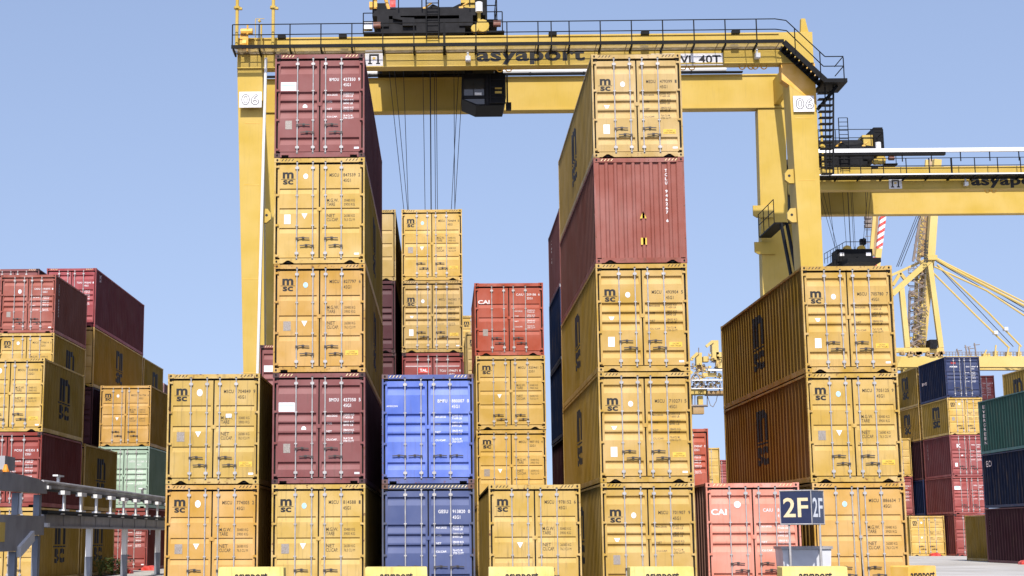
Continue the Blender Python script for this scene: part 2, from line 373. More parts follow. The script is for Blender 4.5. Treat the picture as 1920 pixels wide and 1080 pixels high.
def door_mesh(H, s, style):
    """one leaf; inner field pressed, border flat"""
    x0, x1 = (-1.128, -.019) if s < 0 else (.019, 1.128); z0, z1 = .175, H - .172; y = DY
    i0, i1 = (x0 + .055, x1 - .055) if s < 0 else (x0 + .055, x1 - .055)
    G = sorted(grooves(style, H), key=lambda g: -g[0][0]); b = MB()
    def q(xa, xb, za, zb, ya=y, yb=y): b.add([(xa, ya, za), (xb, ya, za), (xb, yb, zb), (xa, yb, zb)], [(0, 1, 2, 3)])
    q(x0, i0, z0, z1); q(i1, x1, z0, z1)
    top = z1
    for g in G:
        q(i0, i1, g[0][0], top)
        for (za, da), (zb, db) in zip(g, g[1:]): q(i0, i1, zb, za, y + db, y + da)
        for xi in (i0, i1): b.add([(xi, y + d, z) for z, d in g], [tuple(range(len(g)))])
        top = g[-1][0]
    q(i0, i1, z0, top)
    for (xa, xb, za, zb) in ((x0, x0, z0, z1), (x1, x1, z0, z1)): b.add([(xa, y, za), (xa, y + .05, za), (xa, y + .05, zb), (xa, y, zb)], [(0, 1, 2, 3)])
    for z in (z0, z1): b.add([(x0, y, z), (x1, y, z), (x1, y + .05, z), (x0, y + .05, z)], [(0, 1, 2, 3)])
    xl = -.0 if s < 0 else .0
    b.box(-.05 if s < 0 else .0, 0 if s < 0 else .05, y - .018, y - .001, H * .5, H * .5 + .10)   # centre latch half
    return b.mesh('door', M['paint'])
BARS = (-.604, -.178, .161, .59)
def bar_mesh(H, x):
    b = MB(); y = .026
    b.tube((x, y, .095), (x, y, H - .085), .0165, 8)
    for z in (.10, H - .145): b.box(x - .024, x + .024, .004, .034, z - .0, z + .06)
    for z in (.26, H - .30): b.box(x - .05, x + .05, .012, DY - .001, z, z + .055); b.box(x - .028, x + .028, .003, .02, z - .012, z + .067)
    for z in (.355 * H, .64 * H): b.box(x - .036, x + .036, .014, DY - .001, z, z + .03)
    return b.mesh('locking_bar', M['galv'])
def handle_mesh(x, z, s, long=.34):
    b = MB(); y = .006
    P = [(x + s * .01, z + .0), (x + s * .07, z + .028), (x + s * .16, z + .034), (x + s * .24, z + .02), (x + s * long, z + .016)]
    for (xa, za), (xb, zb) in zip(P, P[1:]): b.beam((xa, y, za), (xb, y, zb), .014, .026)
    b.box(x - .03, x + .035, .0, .05, z - .03, z + .035)
    b.box(x + s * .17 - .03, x + s * .17 + .03, .008, DY - .002, z - .005, z + .055)
    return b.mesh('door_handle', [M['handle']])
def hinge_mesh(H, s, k):
    z = (.24, .355, .64, .86)[k]; z = {0: .20, 1: .355 * H, 2: .64 * H, 3: H - .26}[k]
    b = MB(); b.box(s * 1.09, s * 1.172, .012, .052, z, z + .05); b.tube((s * 1.165, .025, z - .008), (s * 1.165, .025, z + .058), .018, 8)
    return b.mesh('hinge', M['frame'])
def hazard(parent, H, colr, full=False, sides=(-1, 1)):
    z0, z1 = H - .088, H - .028; y0, y1 = .0015, .0035
    for s in sides if not full else (0,):
        xs = [s * (1.03) - s * (.09 * i) for i in range(4)] if not full else [-1.02 + .09 * i for i in range(23)]
        for x in xs:
            x = x - (.06 if s > 0 else 0)
            MB().prism([(x, z0), (x + .024, z0), (x + .07, z1), (x + .046, z1)], y0, y1).build('hazard_stripe', M[colr], parent)

GROUP = 'shipping containers stacked in the yard'
NEAR, MID, FAR = 2, 1, 0
def container(xl, Y, Z, L, H, col, style, label, lod=MID, front='door', notch='tri', logo=None, ser=None, load=None, stk='', mark=None, side=None, rz=0,
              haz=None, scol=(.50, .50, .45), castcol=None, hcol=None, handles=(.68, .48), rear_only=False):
    """one container: xl = its left edge, Y = its front face, Z = its underside"""
    root = empty('shipping_container', (xl + W2, Y, Z), label, 'container', GROUP, rz)
    v = random.uniform(.94, 1.05); wear = random.choice((.35, .6, .9, 1.3, 1.8)); h_ = random.uniform(-.02, .02); col = (col[0] * v * (1 + h_), col[1] * v, col[2] * v * (1 - 2 * h_), wear)
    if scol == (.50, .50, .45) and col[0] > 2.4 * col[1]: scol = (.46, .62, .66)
    if castcol is None and col[0] > 2.4 * col[1] and col[0] < .3: castcol = (.085, .045, .045)
    fr = link('frame', cached(('fr', L, H, notch), lambda: frame_mesh(L, H, notch)), root, hcol or col)
    cm = cached('cast', casting_mesh)
    for sx in (-1, 1):
        for z in (0, H - .118):
            for yy in (0, L):
                c = link('corner_casting', cm, root, castcol or col)
                c.scale = (-sx, 1 if yy == 0 else -1, 1); c.location = (sx * W2, yy, z)
    for s in (-1, 1):
        sp_ = link('side_panel', cached(('side', L, H, s), lambda: side_mesh(L, H, s)), root, tuple(a * k_ for a, k_ in zip(col[:3], scol)) + (wear,))  # panel colour multiplied down: the shade on the sides is painted in
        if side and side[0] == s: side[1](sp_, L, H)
    link('roof_panel', cached(('roof', L, H), lambda: roof_mesh(L, H)), root, col)
    link('end_panel', cached(('endr', L, H), lambda: end_mesh(H, L)), root, col)
    if front == 'wall':
        e = link('end_panel', cached(('endf', H), lambda: end_mesh(H)), root, col)
        hz = hazard(fr, H, 'hazy', False)
        if mark: mark(e, H, M)
        return root
    ds = []
    for i, s in enumerate((-1, 1)):
        d = link('door', cached(('door', H, s, style), lambda: door_mesh(H, s, style)), root, col); ds.append(d)
        for j in (0, 1):
            x = BARS[2 * i + j]
            link('locking_bar', cached(('bar', H, x), lambda: bar_mesh(H, x)), d)
            hz_ = handles[j if len(handles) > 1 else 0] * H / HC
            sg = 1 if j == 0 else -1
            if handles[0] == handles[-1]: sg = -sg if i == 0 and j == 0 else sg; sg = (-1, -1, 1, 1)[2 * i + j]
            link('door_handle', cached(('hd', round(hz_, 3), x, sg), lambda: handle_mesh(x, hz_, sg)), d)
        if lod == NEAR:
            for k in range(4): link('hinge', cached(('hinge', H, s, k), lambda: hinge_mesh(H, s, k)), d, hcol or col)
    if haz: hazard(fr, H, haz[0], haz[1] if len(haz) > 1 else False, haz[2] if len(haz) > 2 else (-1, 1))
    k = H / HC; dr = door_profile(style, H); ink = M['dimblack'] if (logo == 'msc' or logo is None) else M['white']
    if logo == 'white': logo = None; ink = M['white']
    def T(d, name, s, x0, x1, z0, z1, m_, bold=.0, space=1.0):
        return letters(name, s, (x0, DY, z0 * k), (1, 0, 0), (0, 0, 1), x1 - x0, (z1 - z0) * k, m_, d, bold, space, dr)
    lz = 0 if style == 'lined' else -.30
    if logo == 'msc':
        b = 2.34 + lz
        T(ds[0], 'logo_lettering', 'm', -.995, -.70, b, b + .175, M['black'], .035)
        u = MB(); u.box(-1.04, -.655, DY - .004, DY - .001, (b - .026) * k, (b - .014) * k); u.build('logo_underline', M['black'], ds[0])
        T(ds[0], 'logo_lettering', 'sc', -.985, -.71, b - .165, b - .04, M['black'], .03)
    elif logo == 'cai':
        T(ds[0], 'logo_lettering', 'CAI', -1.09, -.68, 2.06, 2.22, M['white'], .03)
    if ser:
        z = 2.385 + (lz if logo == 'msc' else (-.02 if style != 'lined' else 0))
        if logo != 'msc' and style != 'lined': z = 2.14
        a, b_, c = ser[:3]
        T(ds[1], 'serial_marking', a, .265, .52, z, z + .09, ink, .015, 1.1)
        T(ds[1], 'serial_marking', b_, .64, .97, z, z + .09, ink, .015, 1.1)
        if c: T(ds[1], 'serial_marking', c, 1.045, 1.095, z, z + .09, ink, .015)
        T(ds[1], 'serial_marking', ser[3], .64, .84, z - .15, z - .06, ink, .015, 1.1)
    if load == 'short':
        for r_, (tt, nn, z) in enumerate((('M.G.W.', '30480 KG', 1.69), ('TARE', '3900 KG', 1.58), ('NET', '26580 KG', 1.27), ('CU.CAP.', '76.3 CU M', 1.16))):
            T(ds[1], 'load_marking', tt, .20, .20 + (.31 if len(tt) > 4 else .22), z, z + .09, ink, .01)
            T(ds[1], 'load_marking', nn, .66, .95, z + .005, z + .075, M['dimblack'] if ink is not M['white'] else M['dimwhite'])
    elif load == 'long':
        for z, tt, nn in ((1.74, 'MAX.GROSS', '32500 KG\n71650 LB'), (1.545, 'TARE', '3850 KG\n8490 LB'), (1.335, 'NET', '28650 KG\n63160 LB'), (1.12, 'CU.CAP.', '76.4 CU M\n2700 CU FT')):
            T(ds[1], 'load_marking', tt, .20, .20 + (.28 if len(tt) > 4 else .14), z, z + .05, ink, .01)
            T(ds[1], 'load_marking', nn, .64, .92, z - .045, z + .085, ink if ink is M['white'] else M['dimblack'], .008)
    fn = dr[2]
    def plate(d, x, z, w, h, m_, shape='rect'):
        z *= k; y = DY + (fn(z) if shape != 'rect' else min(fn(z), fn(z + h / 2), fn(z - h / 2))) - .005
        if shape == 'rect': P = [(x - w / 2, z - h / 2), (x + w / 2, z - h / 2), (x + w / 2, z + h / 2), (x - w / 2, z + h / 2)]
        elif shape == 'tri': P = [(x, z - h / 2), (x + w / 2, z + h / 2), (x - w / 2, z + h / 2)]
        else: P = [(x + w / 2 * math.cos(a), z + h / 2 * math.sin(a)) for a in [2 * math.pi * i / 16 for i in range(16)]]
        MB().prism(P, y, y + .003).build('sticker', M[m_], d)
    for c in stk:
        if c == 'o': plate(ds[0], -.375, 2.40 if style == 'lined' else 2.06, .13, .15, 'sticker', 'o')
        if c == 'O': plate(ds[0], -.375, 2.40 if style == 'lined' else 2.06, .15, .19, 'sticker', 'o')
        if c == 'b': plate(ds[0], -.375, 2.34 if style == 'lined' else 2.06, .13, .15, 'bluesticker', 'o')
        if c == 't': plate(ds[0], -.40 if style == 'lined' else -.82, 1.30 if style == 'lined' else 1.40, .16, .15, 'sticker', 'tri')
        if c == 'g': plate(ds[0], -.86, 1.24, .20, .25, 'greysticker')
        if c == 'w': plate(ds[0], -.84 if style != 'lined' else -.86, .80 if style != 'lined' else 1.22, .17, .26, 'sticker')
        if c == 'c':
            plate(ds[1], .86, .52 if style == 'lined' else .72, .34, .13, 'caution')
            zz = .52 if style == 'lined' else .72
            letters('caution_lettering', 'CAUTION', (.78, DY - .005, zz * k + .008), (1, 0, 0), (0, 0, 1), .16, .035, M['dimblack'], ds[1])
            letters('caution_lettering', 'HIGH TRAILER', (.72, DY - .005, zz * k - .045), (1, 0, 0), (0, 0, 1), .28, .035, M['dimblack'], ds[1])
        if c == 's': plate(ds[1], 1.0, .27, .13, .05, 'sticker')
        if c == 'p': plate(ds[0], -.85, 2.0, .42, .24, 'sticker')
        if c == 'r': plate(ds[0], -.40, 1.42, .13, .16, 'sticker', 'o')
        if c == 'n': plate(ds[0], -.84, .92, .18, .24, 'greysticker')
        if c == 'u': plate(ds[1], .40, 1.79, .15, .10, 'sticker')
    if mark: mark(ds, H, M, T)
    return root
# side lettering: s=-1 left side (reads towards the front), s=+1 right side
def side_logo(s, frac=.5, wd=1.55, inkm='black'):
    def f(panel, L, H):
        pts = side_breaks(L); fn = interp(pts); br = [p[0] for p in pts]; yc = L * frac; x = s * (W2 - .010)
        right = Vector((0, -1, 0)) if s < 0 else Vector((0, 1, 0)); zc = H * .5
        def put(t, w_, h_, z):
            y0 = yc - right.y * w_ / 2
            letters('logo_lettering', t, (x, y0, z), right, (0, 0, 1), w_, h_, M[inkm], panel, .035, 1, ('y', br, fn), .006)
        hh = H * .33; put('m', wd, hh, zc - .0); put('sc', wd * .95, hh * .62, zc - hh * .78)
        put('_', wd * 1.15, .05, zc - .10)
    return (s, f)
def side_code(s, text, frac=.12, h=1.6, size=.11, inkm='white', z=None, vertical=True, wd=None):
    def f(panel, L, H):
        pts = side_breaks(L); fn = interp(pts); br = [p[0] for p in pts]; x = s * (W2 - .010); right = Vector((0, -1, 0)) if s < 0 else Vector((0, 1, 0))
        if vertical:
            n = len(text); z0 = (H * .88 if z is None else z)
            for i, ch in enumerate(text):
                if ch == ' ': continue
                letters('serial_marking', ch, (x, L * frac, z0 - (i + 1) * h / n), right, (0, 0, 1), size * .8, h / n * .72, M[inkm], panel, .03, 1, ('y', br, fn), .006)
        else:
            letters('side_lettering', text, (x, L * frac, z), right, (0, 0, 1), wd, h, M[inkm], panel, .02, 1, ('y', br, fn), .006)
    return (s, f)

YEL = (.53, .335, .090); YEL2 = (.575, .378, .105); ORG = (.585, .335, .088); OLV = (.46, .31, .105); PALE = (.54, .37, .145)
MAR = (.25, .088, .082); RED4 = (.30, .100, .076); CAIR = (.42, .092, .052); CORAL = (.68, .27, .19); BLUE = (.13, .195, .56); NAVY = (.085, .108, .225)
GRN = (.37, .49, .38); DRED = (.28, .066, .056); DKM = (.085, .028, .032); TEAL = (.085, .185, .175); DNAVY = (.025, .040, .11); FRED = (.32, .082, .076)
T1 = HC + .012
rnd = random.Random(3)
def jit(a=.012): return rnd.uniform(-a, a)
def px_left(px, py, Y=40.6): return at(px, py, Y).x
YF = 40.6
# ---- front row, left to right -------------------------------------------------
container(px_left(309.5, 960, 40.18), 40.18, 0, L40, HC, ORG, 'lined', 'ochre container with dark stained locking bars, bottom of the leftmost two-high front stack', NEAR, logo='msc', ser=('MSCU', '774005', '2', '45G1'), load='short', stk='Ogtc', haz=('black',))
container(px_left(313, 790, 40.18), 40.18, T1, L40, HC, YEL2, 'lined', 'yellow container with round white sticker, top of the leftmost two-high front stack', NEAR, logo='msc', ser=('MSCU', '704849', '9', '45G1'), load='short', stk='Ogtcsu', haz=('black',))
SB = 'five-high stack beside the crane left leg'
container(px_left(509, 960, 40.1), 40.1, 0, L40, HC, YEL2, 'lined', 'yellow container with blue sticker, bottom of the ' + SB, NEAR, logo='msc', ser=('MSCU', '814588', '1', '45G1'), load='short', stk='bgt', haz=('black', False, (1,)))
def boat(ds, H, M_, T):
    MB().box(-1.05, -.66, DY - .009, DY - .006, 2.02, 2.05).build('sticker_stripe', M['bluesticker'], ds[0])
container(px_left(510.5, 800, 40.1), 40.1, T1, L40, HC, MAR, 'ribbed', 'maroon container, second from the ground in the ' + SB, NEAR, notch='rect', logo='white', ser=('BMOU', '427350', '5', '45G1'), load='long', stk='prns', haz=('hazy',), handles=(.9, .69), mark=boat, side=side_code(1, 'BMOU 427350', .9))
container(px_left(512.5, 600, 40.1), 40.1, 2 * T1, L40, HC, ORG, 'lined', 'orange-yellow container, third from the ground in the ' + SB, NEAR, notch='rect', logo='msc', ser=('MSCU', '827797', '6', '45G1'), load='short', stk='bgtc', haz=('black', False, (1,)), side=side_logo(1))
container(px_left(513.5, 392, 40.1), 40.1, 3 * T1, L40, HC, YEL2, 'lined', 'yellow container just under the top maroon one in the tall left stack', NEAR, logo='msc', ser=('MSCU', '847539', '2', '45G1'), load='short', stk='owts', haz=('black',), side=side_logo(1))
container(px_left(515, 196, 40.1), 40.1, 4 * T1, L40, HC, MAR, 'ribbed', 'maroon container on top of the ' + SB, NEAR, notch='rect', logo='white', ser=('BMOU', '427350', '9', '45G1'), load='long', stk='prns', haz=('hazy',), handles=(.9, .69), castcol=(.10, .05, .05), mark=boat)
def bluemark(ds, H, M_, T): T(ds[0], 'owner_lettering', 'AMFICON', -1.10, -.80, 2.03, 2.075, M['white'], .02)
container(px_left(716, 1000, 40.65), 40.65, 0, L40, HC, NAVY, 'ribbed', 'dark blue container under the bright blue one', NEAR, notch='rect', logo='white', ser=('GESU', '913820', '0', '45G1'), load='long', stk='', haz=('hazy', True), handles=(.74, .74), castcol=(.16, .09, .07), hcol=(.10, .11, .16))
container(px_left(716, 800, 40.65), 40.65, T1, L40, HC, BLUE, 'ribbed', 'bright blue container in the middle of the front row', NEAR, notch='rect', logo='white', ser=('BMFU', '880007', '0', '45G1'), load='long', stk='', haz=('hazy',), handles=(.72, .72), castcol=(.16, .10, .10), mark=bluemark, hcol=(.10, .13, .32))
container(px_left(917, 1000, 41.11), 41.11, 0, L40, HC, YEL2, 'lined', 'yellow container standing alone between the blue stack and the tall stack right of the gap', NEAR, logo='msc', ser=('MSCU', '978152', '6', '45G1'), load='short', stk='t', haz=('black',))
SE = 'tall stack right of the middle gap'
def e4(e, H, M_):
    fn = interp(end_breaks()); br = [p[0] for p in end_breaks()]
    for i, ch in enumerate('TCLU 946267 6'):
        if ch != ' ': letters('serial_marking', ch, (.70, .012, 2.50 - i * .115), (1, 0, 0), (0, 0, 1), .06, .085, M['white'], e, .03, 1, ('x', br, fn))
    MB().prism([(-.01, 1.22), (.17, 1.22), (.08, 1.42)], .012, .018).build('warning_sticker', M['caution'], e)
    MB().box(0, .16, .012, .018, .50, .69).build('warning_sticker', M['caution'], e)
container(px_left(1127.5, 960, 40.4), 40.4, 0, L40, HC, YEL, 'ribbed', 'yellow ribbed-door container, bottom of the ' + SE, NEAR, logo='msc', ser=('MSCU', '701907', '9', '45G1'), load='long', stk='otn', haz=('black',), side=side_logo(-1), handles=(.68, .55))
container(px_left(1123.5, 800, 40.4), 40.4, T1, L40, HC, YEL, 'ribbed', 'yellow ribbed-door container, second from the ground in the ' + SE, NEAR, logo='msc', ser=('MSCU', '710271', '5', '45G1'), load='long', stk='otwcs', haz=('black',), side=side_logo(-1), handles=(.80, .62))
container(px_left(1119, 600, 40.4), 40.4, 2 * T1, L40, HC, YEL, 'ribbed', 'yellow container directly under the red corrugated end wall', NEAR, logo='msc', ser=('MSCU', '493904', '5', '45G1'), load='long', stk='otwcs', haz=('black',), side=side_logo(-1), handles=(.80, .62))
container(px_left(1115, 396, 40.4), 40.4, 3 * T1, L40, HC, RED4, 'ribbed', 'brick red container showing its doorless corrugated end wall', NEAR, front='wall', mark=e4)
container(px_left(1110.5, 196, 40.4), 40.4, 4 * T1, L40, HC, PALE, 'ribbed', 'pale ochre container on top of the ' + SE, NEAR, logo='msc', ser=('MEDU', '479399', '1', '45G1'), load='long', stk='otwcs', haz=('black',), side=side_logo(-1), handles=(.80, .62))
container(px_left(1326, 1000, 40.6), 40.6, 0, L40, HC, CORAL, 'ribbed', 'faded coral pink container beside the dark blue sign', NEAR, logo='cai', ser=('CAIU', '828321', '', '45G1'), load='long', stk='', haz=('hazy',), handles=(.80, .62),
          mark=lambda ds, H, M_, T: MB().prism([(-.40 + .09 * math.cos(a), 2.33 + .09 * math.sin(a)) for a in [math.pi * i / 8 for i in range(16)]], DY - .012, DY - .009).build('sticker', M['sticker'], ds[0]))
SD_ = 'three-high stack at the crane right leg'
def rod(ds, H, M_, T):
    b = MB(); b.path([(-.02, .02, 2.78), (-.015, .02, 1.6), (.035, .018, .1)], .018); b.box(-.045, .03, .0, .02, 1.45, 1.52); b.build('security_bar', M['galv'], ds[1])
container(px_left(1525, 960, 40.99), 40.99, 0, L40, HC, ORG, 'lined', 'orange-yellow container with a security bar over its door gap, behind the dark blue sign', NEAR, logo=None, ser=('MSCU', '886634', '7', '45G1'), load='short', stk='b', haz=('black',), mark=rod)
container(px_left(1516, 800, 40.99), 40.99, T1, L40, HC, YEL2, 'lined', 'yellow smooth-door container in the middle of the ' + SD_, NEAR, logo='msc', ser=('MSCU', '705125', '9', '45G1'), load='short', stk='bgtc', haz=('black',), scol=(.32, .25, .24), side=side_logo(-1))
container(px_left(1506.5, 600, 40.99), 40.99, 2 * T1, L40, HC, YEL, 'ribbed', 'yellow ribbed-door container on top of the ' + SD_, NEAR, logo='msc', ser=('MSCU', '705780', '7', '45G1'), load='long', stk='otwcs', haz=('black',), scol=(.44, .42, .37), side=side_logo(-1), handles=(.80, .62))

# ---- other stacks ----------------------------------------------------------------
def stack(xl, Y, L, specs, lod=MID):
    z = 0
    for sp_ in specs:
        H, col, style, label = sp_[:4]; kw = sp_[4] if len(sp_) > 4 else {}
        if label: container(xl + jit(.02), Y + jit(.03), z, L, H, col, style, label, lod, **kw)
        z += H + .012
msc = dict(logo='msc', load='short', stk='ot')
def ms(ser, stk='ot', ld='short', **k): return dict(logo='msc', ser=ser, load=ld, stk=stk, **k)
WH = lambda ser=None, ld='long', stk='', **k: dict(logo='white', ser=ser, load=ld, stk=stk, notch='rect', **k)
# short stack with the orange-red box on top
S_ = 'stack behind the lone yellow container'
stack(1.18, 53.66, L20, [(SD, YEL, 'lined', 'yellow container at ground level, lowest of the ' + S_),
    (SD, YEL2, 'lined', 'yellow container, second from the ground in the ' + S_, ms(('MSCU', '987192', '4', '22G1'), 'gt')),
    (SD, YEL2, 'lined', 'yellow container right under the orange-red one', ms(('MSCU', '320461', '2', '22G1'), 't', handles=(.55, .38))),
    (SD, CAIR, 'lined', 'orange-red container on top of the ' + S_, dict(logo='cai', ser=('CAIU', '209186', '6', '22G1'), load='long', stk='n', handles=(.68, .48)))], NEAR)
def tal(ds, H, M_, T):
    MB().box(-.62, -.12, DY - .012, DY - .008, 2.09, 2.31).build('logo_panel', M['red'], ds[0])
    letters('logo_lettering', 'TAL', (-.52, DY - .012, 2.15), (1, 0, 0), (0, 0, 1), .30, .11, M['white'], ds[0], .04)
    for d, x0, x1 in ((ds[0], -1.08, -.08), (ds[1], .1, 1.05)): MB().box(x0, x1, DY - .007, DY - .004, 2.345, 2.385).build('stripe_marking', M['dimwhite'], d)
S_ = 'stack under the crane ropes'
stack(-1.6, 60.35, L40, [(HC, MAR, 'ribbed', 'maroon container, ground tier of the ' + S_), (HC, YEL, 'lined', 'yellow container, second tier of the ' + S_),
    (HC, DRED, 'ribbed', 'dark red container just above the bright blue one', WH(('TCLU', '194671', '8', '45G1'), None, mark=tal)),
    (HC, OLV, 'ribbed', 'dull yellow ribbed-door container under the topmost one below the crane ropes', ms(('MSCU', '962562', '7', '45G1'), 'otwcs', 'long', handles=(.80, .62), haz=('black',))),
    (HC, YEL2, 'lined', 'yellow container directly below the crane ropes, topmost in the middle gap', ms(('MSCU', '704694', '0', '45G1'), 'bgtc', haz=('black',)))], NEAR)
S_ = 'stack glimpsed behind the tall left stack'
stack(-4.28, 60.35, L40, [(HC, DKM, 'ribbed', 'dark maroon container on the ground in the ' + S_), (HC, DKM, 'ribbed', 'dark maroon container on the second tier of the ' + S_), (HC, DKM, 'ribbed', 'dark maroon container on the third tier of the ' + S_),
    (HC, DKM, 'ribbed', 'dark maroon container under the top one of the ' + S_), (HC, OLV, 'lined', 'yellow container topping the ' + S_, dict(haz=('black',)))], MID)  # stack painted darker in place of the shade it lies in
S_ = 'slim stack behind the tall right stack'
stack(4.50, 57.6, L20, [(SD, DRED, 'ribbed', 'red container, ground tier of the ' + S_), (SD, DKM, 'ribbed', 'dark maroon container, second tier of the ' + S_), (HC, DNAVY, 'ribbed', 'dark container, middle tier of the ' + S_),
    (HC, DNAVY, 'ribbed', 'dark blue container, fourth tier of the ' + S_, dict(castcol=(.4, .4, .42))), (HC, MAR, 'ribbed', 'maroon container on top of the ' + S_, dict(side=side_code(-1, 'TTNU 81', .75, 1.0)))], MID)
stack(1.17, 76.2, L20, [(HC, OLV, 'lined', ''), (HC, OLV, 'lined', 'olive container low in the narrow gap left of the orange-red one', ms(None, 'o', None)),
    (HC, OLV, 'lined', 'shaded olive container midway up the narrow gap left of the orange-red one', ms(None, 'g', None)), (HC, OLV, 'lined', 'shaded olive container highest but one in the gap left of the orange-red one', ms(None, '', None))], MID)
stack(1.0, 84.2, L40, [(HC, YEL, 'lined', ''), (HC, YEL, 'lined', ''), (SD, YEL, 'lined', ''), (SD, YEL, 'lined', ''), (SD, YEL2, 'lined', 'yellow container peeping over the shaded ones left of the orange-red container', ms(None, '', None, haz=('black',)))][:5], MID)
stack(8.33, 62.5, L20, [(HC, DRED, 'ribbed', 'red container hidden low behind the coral pink one'), (HC, CAIR, 'ribbed', 'rust red container seen above the coral pink one', WH(('TRIU', '390047', '0', '22G1')))], MID)
stack(18.7, 118, L20, [(SD, YEL, 'lined', ''), (SD, YEL, 'lined', 'far yellow container, lower one in the gap left of the three-high stack', ms(None, '', None)), (HC, YEL2, 'lined', 'far yellow container, upper one in the gap left of the three-high stack', ms(None, '', None))], MID)
stack(23.0, 131, L20, [(SD, FRED, 'ribbed', ''), (SD, FRED, 'ribbed', 'far pinkish red container in the gap, lower one', WH()), (SD, FRED, 'ribbed', 'far pinkish red container in the gap, upper one', WH())], MID)
container(-6.9, 57.5, 2 * T1, L40, HC, MAR, 'ribbed', 'maroon container corner with a white sticker behind the tall left stack', MID, notch='rect', stk='p', haz=('hazy',))
stack(-6.9, 57.5, L40, [(HC, MAR, 'ribbed', ''), ])
# ---- left block
S_ = 'near stack behind the grey rail'
stack(-16.45, 53.4, L20, [(SD, YEL2, 'lined', 'yellow container, ground tier of the ' + S_, ms(('MSCU', '318240', '5', '22G1'), 't', side=side_logo(1))),
    (SD, DRED, 'ribbed', 'red container, middle tier of the ' + S_, WH(('FCIU', '432351', '5', '22G1'), stk='r', side=side_code(1, '22 7', .12, .5))),
    (SD, YEL2, 'lined', 'yellow container, top tier of the ' + S_, ms(('MSCU', '338908', '0', '22G1'), 'Otgcs', haz=('black',), side=side_logo(1)))], NEAR)
container(-19.3, 53.4, 0, L20, SD, YEL, 'lined', 'yellow container at the left picture edge, ground tier', MID); container(-19.3, 53.4, SD + .012, L20, SD, DRED, 'ribbed', 'red container at the left picture edge, middle tier', MID)
container(-19.3, 53.4, 2 * SD + .024, L20, SD, YEL, 'lined', 'yellow container at the left picture edge, top tier', MID, logo='msc')
stack(-16.55, 60.3, L20, [(SD, YEL, 'lined', 'yellow container on the ground behind the near left stack, above the weeds', dict(side=side_logo(1))), (SD, YEL, 'lined', 'yellow container showing its logo side, upper of two above the weeds', dict(side=side_logo(1)))], MID)
S_ = 'five-high stack at the left picture edge'
stack(-19.45, 66.3, L20, [(SD, DKM, 'ribbed', 'dark maroon container, ground tier of the ' + S_), (SD, YEL, 'lined', 'yellow container, second tier of the ' + S_), (SD, YEL, 'lined', 'yellow container, third tier of the ' + S_, dict(side=side_logo(1))),
    (SD, YEL2, 'lined', 'yellow container under the red top one of the ' + S_, ms(('MSCU', '776614', '0', '22G1'), 'o', side=side_logo(1))),
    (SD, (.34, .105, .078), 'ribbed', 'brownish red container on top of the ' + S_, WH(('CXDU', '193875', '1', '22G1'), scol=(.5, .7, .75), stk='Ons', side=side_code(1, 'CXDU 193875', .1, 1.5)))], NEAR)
S_ = 'long stack rising highest on the left'
stack(-19.30, 73.4, L40, [(HC, DKM, 'ribbed', 'dark container, ground tier of the ' + S_), (HC, DKM, 'ribbed', 'dark container, second tier of the ' + S_), (HC, DKM, 'ribbed', 'dark maroon container below the yellow one in the ' + S_),
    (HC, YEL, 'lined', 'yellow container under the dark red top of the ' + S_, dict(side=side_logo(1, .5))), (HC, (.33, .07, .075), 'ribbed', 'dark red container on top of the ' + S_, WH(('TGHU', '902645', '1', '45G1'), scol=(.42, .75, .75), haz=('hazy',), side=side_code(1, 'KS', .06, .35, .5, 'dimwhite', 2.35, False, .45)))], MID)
stack(-22.1, 73.4, L40, [(HC, MAR, 'ribbed', ''), (HC, MAR, 'ribbed', ''), (HC, MAR, 'ribbed', 'maroon container two below the top at the far left edge'), (HC, MAR, 'ribbed', 'maroon container one below the top at the far left edge'), (HC, MAR, 'ribbed', 'maroon container whose header shows over the far left stack', WH(haz=('hazy',)))], MID)
stack(-19.40, 86.3, L20, [(HC, YEL, 'lined', ''), (HC, YEL, 'lined', ''), (HC, YEL, 'lined', 'yellow container under the end one right of the highest left stack', {}), (HC, YEL, 'lined', 'yellow container end with small logo just right of the highest left stack', dict(side=side_logo(1, .6)))], MID)
stack(-20.9, 101, L20, [(HC, MAR, 'ribbed', ''), (HC, MAR, 'ribbed', ''), (HC, MAR, 'ribbed', ''), (HC, (.35, .2, .2), 'ribbed', 'distant faded red container above the leftmost front stack', WH())], MID)
S_ = 'three-high stack left of the leftmost front stack'
stack(-16.39, 72.86, L40, [(HC, DRED, 'ribbed', 'dark red container, ground tier of the ' + S_, WH(('HLXU', '807213', '4', '45G1'), stk='s', side=side_code(1, 'HLX 80', .05, .9))), (HC, GRN, 'ribbed', 'pale green container, middle of the ' + S_, WH(('UETU', '511260', '3', '45G1'), 'long', 'w')),
    (HC, ORG, 'lined', 'yellow container, top of the ' + S_, ms(('MSCU', '761734', '4', '45G1'), 'ot'))], NEAR)
